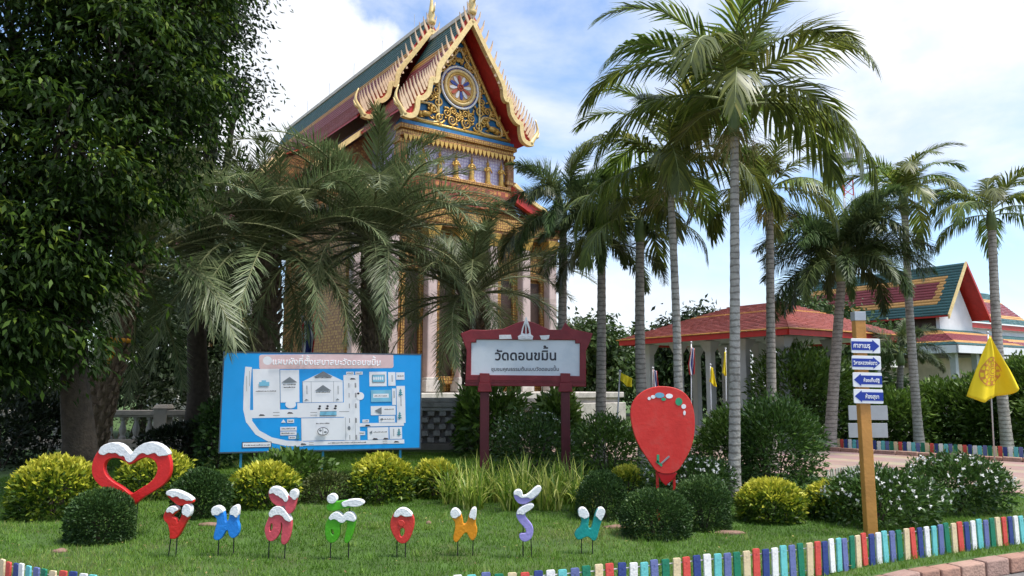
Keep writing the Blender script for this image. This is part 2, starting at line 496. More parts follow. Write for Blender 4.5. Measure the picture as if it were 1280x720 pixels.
b.quad((0, 0, 0), (ln, 0, 0), (ln, -5.6, 0), (0, -5.6, 0))
dr = structure(b.build('drive', paver_mat(), loc=(q0.x + bn.x * 0.36, q0.y + bn.y * 0.36, 0.008), rot=(0, 0, math.atan2(bd.y, bd.x))))
# little unpainted paling on the near side of the drive
M_pale = mat('weathered_pale', (0.42, 0.40, 0.33), 0.8, 0.2, 9)
c0 = ground(1036, 607); c1 = ground(1082, 600)
picket_fence([c0.lerp(c1, i / 10) for i in range(11)], 'short low fence of weathered unpainted palings beside the paved drive', 0.085, 0.045, 0.26, [0], 0.0, [M_pale])

# ================================================================== GRASS
def in_front_y(x):      # y of the lawn's front edge at x
    xs = [p.x for p in lpath]; ys = [p.y for p in lpath]
    return np.interp(x, xs, ys)
def grass(n, xr, yr, hmin, hmax, w):
    x = RNG.uniform(xr[0], xr[1], n); y = yr[0] + (yr[1] - yr[0]) * RNG.random(n) ** 1.6
    keep = (y > in_front_y(x) + 0.03) & (np.abs(x) < y * 0.74 + 0.5)
    # keep off the drive
    dd = (x - q0.x) * bn.x + (y - q0.y) * bn.y
    keep &= ~((dd > 0.2) & (dd < 6.0) & (((x - q0.x) * bd.x + (y - q0.y) * bd.y) > 0))
    pt = np.sin(x * 2.1 + 1.7 * np.sin(y * 1.9)) + np.sin(y * 3.3 - x * 1.4 + 2 * np.sin(x * 1.3)) + .8 * np.sin(x * 6.1 + y * 5.3)
    keep &= ~((pt > 1.25) & (RNG.random(n) < .5))
    x = x[keep]; y = y[keep]; k = len(x)
    pn = np.sin(x * 1.7 + 1.3 * np.sin(y * 1.1)) * 0.5 + np.sin(y * 2.3 + x * 0.6) * 0.3 + RNG.normal(0, .35, k)
    pn = pn + 0.8 * np.exp(-((y - in_front_y(x) - 0.25) / 0.10) ** 2) * RNG.random(k)
    h = RNG.uniform(hmin, hmax, k) * (1 + 0.30 * pn)
    a = RNG.uniform(0, 2 * PI, k); le = RNG.uniform(0.1, 0.9, k) * h; la = RNG.uniform(0, 2 * PI, k)
    ww = w * RNG.uniform(.7, 1.4, k) * (1 + np.clip((y - 7) * 0.12, 0, 1.5))
    V = np.zeros((k, 3, 3), dtype=np.float32)
    V[:, 0] = np.stack([x - np.cos(a) * ww, y - np.sin(a) * ww, np.zeros(k)], 1)
    V[:, 1] = np.stack([x + np.cos(a) * ww, y + np.sin(a) * ww, np.zeros(k)], 1)
    V[:, 2] = np.stack([x + np.cos(la) * le, y + np.sin(la) * le, h], 1)
    F = np.arange(k * 3).reshape(k, 3)
    low_ = 0.16 * np.sin(x * .9 + np.sin(y * .8) * 1.5) + .10 * np.sin(x * 2.7 - y * 1.6)
    return V.reshape(-1, 3), F, np.clip(0.5 + 0.22 * pn + low_ + RNG.normal(0, .12, k), 0, 1)
M_grass = leaf_mat('grass_blade', [(0.0, (0.062, 0.14, 0.012)), (0.5, (0.115, 0.235, 0.022)), (0.85, (0.18, 0.285, 0.045)), (1.0, (0.28, 0.29, 0.10))], 0.6, 0.3)
V, F_, r_ = grass(560000, (-9, 11), (4.6, 19), 0.02, 0.045, 0.0034)
# taller tufts and weeds here and there
tx = RNG.uniform(-6, 7, 170); ty = RNG.uniform(5.4, 11, 170); okt = ty > in_front_y(tx) + .15; tx = tx[okt]; ty = ty[okt]; m_ = 26; k = len(tx) * m_
bx_ = np.repeat(tx, m_) + RNG.normal(0, .035, k); by_ = np.repeat(ty, m_) + RNG.normal(0, .035, k); la = RNG.uniform(0, 2 * PI, k); hh_ = RNG.uniform(.04, .10, k); ww_ = RNG.uniform(.002, .005, k)
Vt = np.stack([np.stack([bx_ - np.sin(la) * ww_, by_ + np.cos(la) * ww_, 0 * la], 1), np.stack([bx_ + np.sin(la) * ww_, by_ - np.cos(la) * ww_, 0 * la], 1), np.stack([bx_ + np.cos(la) * hh_ * .7, by_ + np.sin(la) * hh_ * .7, hh_], 1)], 1).reshape(-1, 3)
V = np.concatenate([V, Vt]); F_ = np.concatenate([F_, np.arange(3 * k).reshape(k, 3) + len(V) - len(Vt)]); r_ = np.concatenate([r_, np.repeat(RNG.uniform(.1, .95, len(tx)), m_)])
stuff(link('grass', np_mesh('grass', V, F_, M_grass, r_)))
k = 900; fx = RNG.uniform(-8, 9, k); fy = RNG.uniform(5.2, 13, k); ok = (fy > in_front_y(fx) + .1); fx = fx[ok]; fy = fy[ok]; k = len(fx)
Pf_ = np.stack([fx, fy, RNG.uniform(.025, .045, k)], 1); Df_ = RNG.normal(size=(k, 3)) * np.array([1, 1, .25]); Df_ /= np.linalg.norm(Df_, axis=1, keepdims=True)
Sf_ = np.stack([-Df_[:, 1], Df_[:, 0], np.zeros(k)], 1); sz = RNG.uniform(.02, .05, k)[:, None]
Vf_ = np.stack([Pf_, Pf_ + Df_ * sz * .5 + Sf_ * sz * .22, Pf_ + Df_ * sz, Pf_ + Df_ * sz * .5 - Sf_ * sz * .22], 1).reshape(-1, 3)
fl_ = stuff(link('fallen_leaves', np_mesh('fallen_leaves', Vf_, np.arange(4 * k).reshape(k, 4), leaf_mat('fallen_leaf', [(0, (.10, .06, .03)), (.6, (.24, .17, .07)), (1, (.36, .32, .10))], .8, .1), RNG.random(k))))
tag(fl_, 'scattered dry fallen leaves lying in the grass', 'leaves')
tag(bpy.data.objects['grass'], 'short green grass covering the lawn', 'grass')

# ================================================================== PLANTS
def norm(a): return a / np.maximum(np.linalg.norm(a, axis=1, keepdims=True), 1e-9)
def leaf_cloud(P, D, size, asp=0.42, fold=0.25, flat=0.0):
    """one folded leaf (two triangles as a bent quad) per point, pointing along D"""
    n = len(P); D = norm(D); S = norm(np.cross(D, norm(RNG.normal(size=(n, 3)) + np.array([0, 0, flat]))))
    U = np.cross(S, D); s = np.asarray(size).reshape(-1, 1) * np.ones((n, 1))
    V = np.zeros((n, 4, 3), dtype=np.float32)
    V[:, 0] = P
    V[:, 1] = P + D * s * 0.45 + S * s * asp * 0.5 + U * s * fold * 0.3
    V[:, 2] = P + D * s - U * s * fold * 0.35
    V[:, 3] = P + D * s * 0.45 - S * s * asp * 0.5 + U * s * fold * 0.3
    return V.reshape(-1, 3), np.arange(4 * n).reshape(n, 4)
def lump(d, seed, k=7, amp=0.16):
    """uneven radius over directions"""
    g = np.random.default_rng(seed); r = np.ones(len(d))
    for _ in range(k):
        c = norm(g.normal(size=(1, 3)))[0]; a = g.uniform(-amp, amp); w = g.uniform(3, 9)
        r += a * np.exp(w * (d @ c - 1))
    return r
def lump2(d, seed, k=60, amp=0.10):
    g = np.random.default_rng(seed + 500); r = np.ones(len(d))
    for _ in range(k):
        c = norm(g.normal(size=(1, 3)))[0]; r += g.uniform(-amp, amp) * np.exp(g.uniform(30, 120) * (d @ c - 1))
    return r
BUSH_N = [0]
def bush(name, label, loc, rx, ry, h, m, n, size, group=None, boxy=0.0, top_new=0.0, asp=0.42, loose=0.0, flowers=0, fm=None, cat='bush'):
    BUSH_N[0] += 1; seed = BUSH_N[0]
    t = thing(name, label, cat, (loc.x, loc.y, 0), 0, group)
    d = norm(RNG.normal(size=(n, 3)))
    lowp = d[:, 2] < -0.38; zn = np.where(RNG.random(n) < .65, RNG.uniform(-.38, .05, n), -d[:, 2]); d[:, 2] = np.where(lowp, zn, d[:, 2]); d = norm(d)
    rr = lump(d, seed, 12, 0.16 + loose * 0.25) * lump2(d, seed)
    if boxy:
        e = 2 + boxy * 3
        sp = (np.abs(d) ** e).sum(1) ** (-1 / e); rr = rr * (1 - boxy * .4 + boxy * .4 * sp)
    depth = RNG.random(n) ** (3.0 if not loose else 1.7)
    rad = rr * (1 - depth * 0.55) * (1 + RNG.normal(0, 0.02 + loose * .07, n))
    stray = RNG.random(n) < 0.02; rad = np.where(stray, rad * RNG.uniform(1.04, 1.16, n), rad)
    c = np.array([0, 0, h * 0.45]); sc_ = np.array([rx, ry, h * 0.55])
    hl = np.sqrt(np.maximum(1 - d[:, 2] ** 2, 1e-6)); fl = np.where(d[:, 2] < 0.25, (1 - 0.55 * np.clip(0.25 - d[:, 2], 0, 1) ** 2) / hl * 0.985, 1.0)
    fl = np.maximum(fl, 1.0); dq = d * np.stack([fl, fl, np.where(d[:, 2] < 0, 2.4, 1.0)], 1)
    P = c + dq * rad[:, None] * sc_
    P[:, 2] = np.maximum(P[:, 2], 0.015)
    D = d + norm(RNG.normal(size=(n, 3))) * 0.9 + np.array([0, 0, 0.35])
    V, F = leaf_cloud(P, D, size * RNG.uniform(.6, 1.25, n), asp)
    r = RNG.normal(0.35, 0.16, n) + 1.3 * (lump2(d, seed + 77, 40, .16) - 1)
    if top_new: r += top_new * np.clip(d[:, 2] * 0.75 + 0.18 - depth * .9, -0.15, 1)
    link('foliage', np_mesh('foliage', V, F, m, np.clip(r, 0, 1)), t)
    s = MB()
    for k in range(7):
        a = random.uniform(0, 2 * PI); e = Vector((math.cos(a) * rx * .55, math.sin(a) * ry * .55, h * random.uniform(.5, .75)))
        s.tube([(math.cos(a) * .03, math.sin(a) * .03, -0.03), e * 0.5 + Vector((0, 0, .03)), e], [0.014, 0.01, 0.005], 5)
    s.build('stems', M_bark, t)
    if flowers:
        df = norm(RNG.normal(size=(flowers, 3))); df[:, 2] = np.abs(df[:, 2])
        Pf = c + df * (lump(df, seed, 12, 0.16 + loose * .25) * RNG.uniform(.96, 1.08, flowers))[:, None] * sc_
        # five petals each
        Pf = np.repeat(Pf, 5, 0); dd = np.repeat(df, 5, 0); k = len(Pf)
        Dp = norm(RNG.normal(size=(k, 3))); Dp -= dd * (Dp * dd).sum(1, keepdims=True) * 0.8; Dp += dd * .25
        Vf, Ff = leaf_cloud(Pf, Dp, np.full(k, 0.032), 0.8, 0.1)
        stuff(link('flowers', np_mesh('flowers', Vf, Ff, fm, RNG.random(k)), t))
    return t
M_bark = mat('bark', (0.06, 0.045, 0.032), 0.9, 0.3, 12, bump=0.8, bscale=30)
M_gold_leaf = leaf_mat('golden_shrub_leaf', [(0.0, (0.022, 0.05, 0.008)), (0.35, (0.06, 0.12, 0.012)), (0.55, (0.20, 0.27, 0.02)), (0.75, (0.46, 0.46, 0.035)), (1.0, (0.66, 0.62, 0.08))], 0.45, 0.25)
M_clip_leaf = leaf_mat('clipped_shrub_leaf', [(0.0, (0.016, 0.04, 0.010)), (0.5, (0.04, 0.088, 0.02)), (0.85, (0.08, 0.145, 0.03)), (1.0, (0.13, 0.20, 0.045))], 0.5, 0.2)
M_olive_leaf = leaf_mat('olive_shrub_leaf', [(0.0, (0.025, 0.045, 0.01)), (0.6, (0.07, 0.09, 0.02)), (1.0, (0.17, 0.16, 0.05))], 0.5, 0.2)
M_jas_leaf = leaf_mat('jasmine_leaf', [(0.0, (0.022, 0.052, 0.010)), (0.5, (0.065, 0.135, 0.022)), (1.0, (0.16, 0.25, 0.048))], 0.42, 0.2, 0.5)
M_hedge_leaf = leaf_mat('hedge_leaf', [(0.0, (0.032, 0.065, 0.010)), (0.5, (0.085, 0.16, 0.02)), (1.0, (0.19, 0.28, 0.05))], 0.45, 0.25, 0.4)
M_petal = leaf_mat('white_petal', [(0.0, (0.75, 0.75, 0.72)), (1.0, (0.85, 0.85, 0.80))], 0.6, 0.3)

def G(px, py): return ground(px, py)
def wid(px, Y): return px * Y / FPX
def px_bush(name, label, px, base, wpx, top, m, n, size, **kw):
    """a shrub standing where the survey puts it: centre column, ground line, width and top"""
    g = G(px, base); w = wid(wpx, g.y) / 2; loc = Vector((g.x, g.y + w * 0.8, 0))
    k = loc.y / g.y
    h = at(px, top, loc.y).z
    return bush(name, label, loc, w * k, w * k * 0.95, h, m, n, size, **kw)
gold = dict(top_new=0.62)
GG = 'clipped golden shrubs on the lawn'
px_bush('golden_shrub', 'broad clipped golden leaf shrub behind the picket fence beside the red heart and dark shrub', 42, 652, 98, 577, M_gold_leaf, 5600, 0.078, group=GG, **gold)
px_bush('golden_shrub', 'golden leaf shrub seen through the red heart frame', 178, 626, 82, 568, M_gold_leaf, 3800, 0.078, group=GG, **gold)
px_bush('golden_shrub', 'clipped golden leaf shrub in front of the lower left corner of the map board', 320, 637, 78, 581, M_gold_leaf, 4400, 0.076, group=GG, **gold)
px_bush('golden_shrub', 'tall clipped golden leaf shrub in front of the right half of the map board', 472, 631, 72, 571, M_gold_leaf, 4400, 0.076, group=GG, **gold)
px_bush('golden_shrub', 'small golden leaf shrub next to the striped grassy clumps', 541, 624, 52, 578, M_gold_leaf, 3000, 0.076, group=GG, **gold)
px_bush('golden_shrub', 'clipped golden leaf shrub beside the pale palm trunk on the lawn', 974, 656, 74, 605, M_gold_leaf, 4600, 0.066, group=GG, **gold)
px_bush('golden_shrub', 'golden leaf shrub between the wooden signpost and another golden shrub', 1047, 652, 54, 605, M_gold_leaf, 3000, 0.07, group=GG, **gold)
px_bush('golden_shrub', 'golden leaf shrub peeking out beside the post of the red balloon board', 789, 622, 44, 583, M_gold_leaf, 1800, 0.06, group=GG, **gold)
DG = 'clipped dark green shrubs on the lawn'
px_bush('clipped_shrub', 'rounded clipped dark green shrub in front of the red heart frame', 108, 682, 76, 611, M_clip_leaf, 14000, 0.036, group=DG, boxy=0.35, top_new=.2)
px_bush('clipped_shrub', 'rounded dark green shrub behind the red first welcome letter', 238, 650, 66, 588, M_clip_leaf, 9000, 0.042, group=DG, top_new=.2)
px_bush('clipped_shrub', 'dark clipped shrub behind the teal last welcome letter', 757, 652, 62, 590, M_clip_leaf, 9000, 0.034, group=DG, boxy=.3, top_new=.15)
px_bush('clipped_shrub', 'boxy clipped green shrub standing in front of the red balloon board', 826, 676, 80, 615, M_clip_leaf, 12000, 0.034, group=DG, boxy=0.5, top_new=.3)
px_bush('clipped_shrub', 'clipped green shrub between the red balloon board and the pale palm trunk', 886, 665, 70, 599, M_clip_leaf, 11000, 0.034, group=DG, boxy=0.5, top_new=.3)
px_bush('olive_shrub', 'small olive brown shrub behind the green welcome letter', 401, 630, 58, 592, M_olive_leaf, 2400, 0.05, top_new=.2)
px_bush('leafy_plant', 'broad leaved green plant in front of the map board behind a golden shrub', 352, 612, 96, 566, M_hedge_leaf, 1600, 0.12, loose=.6, asp=.5, cat='plant')
JG = 'white flowering shrubs by the lawn'
px_bush('jasmine_shrub', 'white flowering shrub next to the wooden signpost', 1122, 662, 132, 588, M_jas_leaf, 6500, 0.075, group=JG, loose=.5, flowers=130, fm=M_petal, asp=.34)
px_bush('jasmine_shrub', 'tall white flowering shrub by the drive beside the yellow flag', 1228, 648, 128, 572, M_jas_leaf, 6500, 0.075, group=JG, loose=.5, flowers=150, fm=M_petal, asp=.34)
px_bush('jasmine_shrub', 'low flowering shrub tucked behind the golden shrub at the signpost', 1068, 652, 42, 604, M_jas_leaf, 1800, 0.07, group=JG, loose=.4, flowers=14, fm=M_petal, asp=.34)
px_bush('jasmine_shrub', 'white flowering shrub behind the right edge of the red balloon board', 872, 632, 112, 566, M_jas_leaf, 4200, 0.075, group=JG, loose=.5, flowers=130, fm=M_petal, asp=.34)
px_bush('jasmine_shrub', 'white flowering shrub under the maroon temple sign between its legs', 668, 590, 100, 520, M_jas_leaf, 3600, 0.09, group=JG, loose=.5, flowers=45, fm=M_petal, asp=.34)
px_bush('leafy_shrub', 'large dark leafy shrub with pointed leaves beside the paved drive', 985, 622, 118, 496, M_jas_leaf, 8200, 0.10, loose=.6, asp=.3)
px_bush('leafy_shrub', 'leafy shrub behind the pale palm trunk with drooping leaves', 925, 614, 90, 508, M_hedge_leaf, 5000, 0.10, loose=.6, asp=.3)
px_bush('leafy_shrub', 'green leafy shrub behind the golden shrub and balloon board', 762, 606, 84, 520, M_hedge_leaf, 4200, 0.09, loose=.5, asp=.34)
px_bush('leafy_shrub', 'dark leafy sapling by the stone balustrade next to the map board', 263, 588, 44, 498, M_clip_leaf, 1300, 0.13, loose=.5, asp=.5)

SG = 'shaded shrubs under the big tree'  # dark shrubs added to fill bright gaps, shade put into their leaf colour
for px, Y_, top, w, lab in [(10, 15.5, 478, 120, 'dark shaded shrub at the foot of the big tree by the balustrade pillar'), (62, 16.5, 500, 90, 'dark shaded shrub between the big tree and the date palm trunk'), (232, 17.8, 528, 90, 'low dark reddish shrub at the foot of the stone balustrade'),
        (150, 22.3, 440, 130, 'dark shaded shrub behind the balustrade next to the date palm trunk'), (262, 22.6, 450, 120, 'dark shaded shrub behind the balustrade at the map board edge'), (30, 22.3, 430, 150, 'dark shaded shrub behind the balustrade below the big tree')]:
    base = Vector((at(px, 484, Y_).x, Y_, 0)); bush('shaded_shrub', lab, base, wid(w, Y_) / 2, wid(w, Y_) / 2 * .8, at(px, top, Y_).z, leaf_mat('shade_toned_leaf', [(0.0, (0.01, 0.018, 0.007)), (1.0, (0.04, 0.055, 0.02))]), 2600, .13, group=SG, loose=.6, asp=.4)

# striped grassy clumps
M_lily = leaf_mat('striped_blade', [(0.0, (0.08, 0.16, 0.018)), (0.4, (0.22, 0.33, 0.035)), (0.75, (0.46, 0.50, 0.09)), (1.0, (0.66, 0.64, 0.22))], 0.4, 0.3)
def clump(label, px, base, hm, nb):
    g = G(px, base); t = thing('grassy_clump', label, 'plant', (g.x, g.y, 0), 0, 'striped grassy clumps')
    V = []; F = []; rn = []
    for _ in range(nb):
        a = random.uniform(0, 2 * PI); lean = random.uniform(.12, 1.0); l = hm * random.uniform(.7, 1.2); w = random.uniform(.007, .013)
        sx, sy = math.cos(a), math.sin(a); x0 = random.uniform(-.14, .14); y0 = random.uniform(-.1, .1)
        o = len(V); ang = PI / 2 - lean * .35; px_, pz = 0.0, 0.0; K = 6; rv = random.random()
        for k in range(K + 1):
            s = k / K; ww = w * (1 - s ** 2.5) + .0008
            V.append((x0 + sx * px_ - sy * ww, y0 + sy * px_ + sx * ww, pz)); V.append((x0 + sx * px_ + sy * ww, y0 + sy * px_ - sx * ww, pz))
            ang -= lean * 0.34 * (0.4 + s * 1.3); px_ += math.cos(ang) * l / K; pz += math.sin(ang) * l / K; pz = max(pz, .01)
        for k in range(K): F.append((o + 2 * k, o + 2 * k + 1, o + 2 * k + 3, o + 2 * k + 2)); rn.append(rv)
    link('blades', np_mesh('blades', V, F, M_lily, rn), t)
for i, (px, ba_) in enumerate([(566, 630), (592, 636), (618, 628), (640, 638), (664, 630), (688, 638), (708, 630), (726, 640), (604, 622), (652, 622), (700, 622)]):
    clump('striped yellow green strappy clump in the bed before the maroon sign', px, ba_, 0.62, 75)

# ------------------------------------------------------------------ palms
def frond_mesh(name, m, ms, Ln, phi0, curl, pairs, ll, lw, ldroop, vang, a0=70, a1=28, plume=False, start=0.16, jit=0.12, seed=0):
    g = random.Random(seed); K = 14
    pts = [Vector((0, 0, 0))]; ph = phi0; tans = []
    for k in range(K):
        t = Vector((math.cos(ph), 0, math.sin(ph))); tans.append(t); pts.append(pts[-1] + t * (Ln / K)); ph -= curl / K * (0.5 + 1.0 * (k / K))
    tans.append(tans[-1])
    def at_s(s):
        f = s * K; i = min(int(f), K - 1); return pts[i].lerp(pts[i + 1], f - i), tans[i].lerp(tans[i + 1], f - i).normalized()
    V = []; F = []; rn = []; mi = []
    # rachis: three-sided tapering stalk
    seg = 3
    for k in range(K + 1):
        r = 0.022 * Ln / 2.2 * (1 - 0.85 * k / K) + 0.002
        nn = Vector((-tans[k].z, 0, tans[k].x))
        for j in range(seg):
            w = 2 * PI * j / seg + PI / 2
            V.append(pts[k] + Vector((0, 1, 0)) * (r * math.cos(w)) + nn * (r * math.sin(w)))
    for k in range(K):
        for j in range(seg):
            F.append((k * seg + j, k * seg + (j + 1) % seg, (k + 1) * seg + (j + 1) % seg, (k + 1) * seg + j)); rn.append(0.5); mi.append(1)
    for i in range(pairs):
        for sd_ in (-1, 1):
            s = start + (1 - start) * (i + g.uniform(.1, .9)) / pairs
            p, t = at_s(s); nn = Vector((-t.z, 0, t.x))
            al = R(a0 + (a1 - a0) * s + g.uniform(-8, 8))
            pr = math.sin(PI * (0.12 + 0.80 * s)) ** 0.7
            l = ll * pr * g.uniform(.85, 1.12)
            if plume:
                w = g.uniform(-1.9, 1.9) * 1.0 + (0 if sd_ > 0 else PI); side = Vector((0, math.cos(w), 0)) + nn * math.sin(w)
            else:
                side = Vector((0, sd_ * math.cos(vang), 0)) + nn * (math.sin(vang) + g.uniform(-jit, jit))
            d = (t * math.cos(al) + side * math.sin(al)).normalized()
            wd = d.cross(nn if abs(d.dot(nn)) < .9 else Vector((0, 1, 0))).normalized()
            dr = ldroop * g.uniform(.7, 1.3)
            p1 = p + d * (l * .5) + Vector((0, 0, -dr * l * .10)); d2 = (d + Vector((0, 0, -dr))).normalized(); p2 = p1 + d2 * (l * .5)
            o = len(V); w2 = lw * g.uniform(.8, 1.2)
            V += [p - wd * w2 * .35, p + wd * w2 * .35, p1 - wd * w2 * .5, p1 + wd * w2 * .5, p2 - wd * w2 * .06, p2 + wd * w2 * .06]
            r = min(max(g.gauss(.45, .2), 0), 1)
            F += [(o, o + 1, o + 3, o + 2), (o + 2, o + 3, o + 5, o + 4)]; rn += [r, r]; mi += [0, 0]
    me = np_mesh(name, [tuple(v) for v in V], F, [m, ms], rn)
    me.polygons.foreach_set('material_index', mi); me.update()
    return me
M_date = leaf_mat('date_palm_leaflet', [(0.0, (0.052, 0.080, 0.030)), (0.5, (0.13, 0.172, 0.07)), (1.0, (0.25, 0.285, 0.13))], 0.45, 0.25, 0.5, 0.25)
M_datestalk = mat('date_palm_stalk', (0.16, 0.17, 0.07), 0.6, 0.2)
M_fox = leaf_mat('foxtail_leaflet', [(0.0, (0.028, 0.05, 0.018)), (0.5, (0.08, 0.125, 0.038)), (1.0, (0.16, 0.215, 0.07))], 0.45, 0.3, 0.4, 0.3)
M_manila = leaf_mat('palm_leaflet', [(0.0, (0.05, 0.078, 0.016)), (0.45, (0.115, 0.165, 0.03)), (0.8, (0.23, 0.28, 0.045)), (1.0, (0.36, 0.36, 0.08))], 0.4, 0.4, 0.5, 0.32)
M_stalk = mat('palm_stalk', (0.20, 0.24, 0.08), 0.5, 0.2)
M_dead = leaf_mat('dry_leaflet', [(0.0, (0.10, 0.07, 0.035)), (1.0, (0.25, 0.18, 0.09))], 0.8, 0.1)
FR = {}
for i in range(3):
    FR['date_up', i] = frond_mesh('frond', M_date, M_datestalk, 2.4, R(72), R(80), 78, .44, .0155, .08, R(25), 62, 25, jit=.5, seed=10 + i)
    FR['date_mid', i] = frond_mesh('frond', M_date, M_datestalk, 3.1, R(40), R(85), 84, .47, .0155, .10, R(22), 62, 25, jit=.5, seed=20 + i)
    FR['date_low', i] = frond_mesh('frond', M_date, M_datestalk, 3.0, R(0), R(95), 80, .46, .0155, .14, R(15), 62, 25, jit=.5, seed=30 + i)
    FR['fox_up', i] = frond_mesh('frond', M_fox, M_stalk, 2.1, R(68), R(95), 180, .44, .024, .35, 0, 62, 34, True, .2, seed=40 + i)
    FR['fox_mid', i] = frond_mesh('frond', M_fox, M_stalk, 2.2, R(40), R(110), 180, .44, .024, .4, 0, 62, 34, True, .2, seed=50 + i)
    FR['fox_low', i] = frond_mesh('frond', M_fox, M_stalk, 2.1, R(5), R(95), 170, .42, .024, .5, 0, 62, 34, True, .2, seed=60 + i)
    FR['man_up', i] = frond_mesh('frond', M_manila, M_stalk, 2.15, R(76), R(110), 56, .62, .036, .5, R(22), 62, 22, seed=70 + i)
    FR['man_mid', i] = frond_mesh('frond', M_manila, M_stalk, 2.3, R(46), R(120), 58, .68, .036, .75, R(10), 66, 22, seed=80 + i)
    FR['man_low', i] = frond_mesh('frond', M_manila, M_stalk, 2.2, R(12), R(105), 54, .64, .036, 1.0, R(-5), 66, 22, seed=90 + i)

M_trunk = mat('palm_trunk', (0.30, 0.27, 0.23), 0.9, 0.25, 9, bump=0.6, bscale=30, dirt=(0.10, 0.09, 0.075), dscale=6, damt=0.8)
M_trunk_pale = mat('pale_palm_trunk', (0.40, 0.375, 0.33), 0.9, 0.2, 9, bump=0.8, bscale=24, dirt=(0.13, 0.12, 0.10), dscale=5, damt=0.8)
def scar(m, scale):
    t = m.node_tree; p = t.nodes['Principled BSDF']; src = p.inputs['Base Color'].links[0].from_socket
    co = t.nodes.new('ShaderNodeTexCoord'); wv = t.nodes.new('ShaderNodeTexWave'); wv.bands_direction = 'Z'; wv.inputs['Scale'].default_value = scale; wv.inputs['Distortion'].default_value = 2.5; wv.inputs['Detail'].default_value = 3; wv.inputs['Detail Scale'].default_value = 2.5
    t.links.new(co.outputs['Object'], wv.inputs['Vector']); rp = t.nodes.new('ShaderNodeValToRGB')
    rp.color_ramp.elements[0].position = .04; rp.color_ramp.elements[0].color = (.42, .40, .38, 1); rp.color_ramp.elements[1].position = .30; rp.color_ramp.elements[1].color = (1, 1, 1, 1)
    mm = t.nodes.new('ShaderNodeMixRGB'); mm.blend_type = 'MULTIPLY'; mm.inputs['Fac'].default_value = .8
    t.links.new(wv.outputs['Fac'], rp.inputs['Fac']); t.links.new(src, mm.inputs['Color1']); t.links.new(rp.outputs['Color'], mm.inputs['Color2']); t.links.new(mm.outputs['Color'], p.inputs['Base Color'])
scar(M_trunk, 3.2); scar(M_trunk_pale, 3.2)
M_shaft = mat('crownshaft', (0.14, 0.20, 0.07), 0.45, 0.2, 5)
M_boot = mat('date_palm_boots', (0.15, 0.105, 0.07), 0.95, 0.35, 14, bump=0.8, bscale=30)
M_infl = leaf_mat('dry_flower_stalk', [(0.0, (0.20, 0.16, 0.07)), (1.0, (0.38, 0.31, 0.14))], 0.8, 0.1)

def ringed_trunk(t, base, top, r0, r1, m, lean=(0, 0)):
    h = top.z - base.z; b = MB(); K = max(int(h / 0.09), 10); pts = []; rad = []
    for k in range(K + 1):
        s = k / K
        p = base.lerp(top, s) - base + Vector((math.sin(s * PI) * lean[0], math.sin(s * PI) * lean[1], 0))
        pts.append(p + Vector((0, 0, -0.02 if k == 0 else 0)))
        r = r0 + (r1 - r0) * s + 0.35 * r0 * math.exp(-s * h / 0.25)
        rad.append(r * (1.035 if k % 2 else 0.975))
    b.tube(pts, rad, 12); return b.build('trunk', m, t, smooth=True)

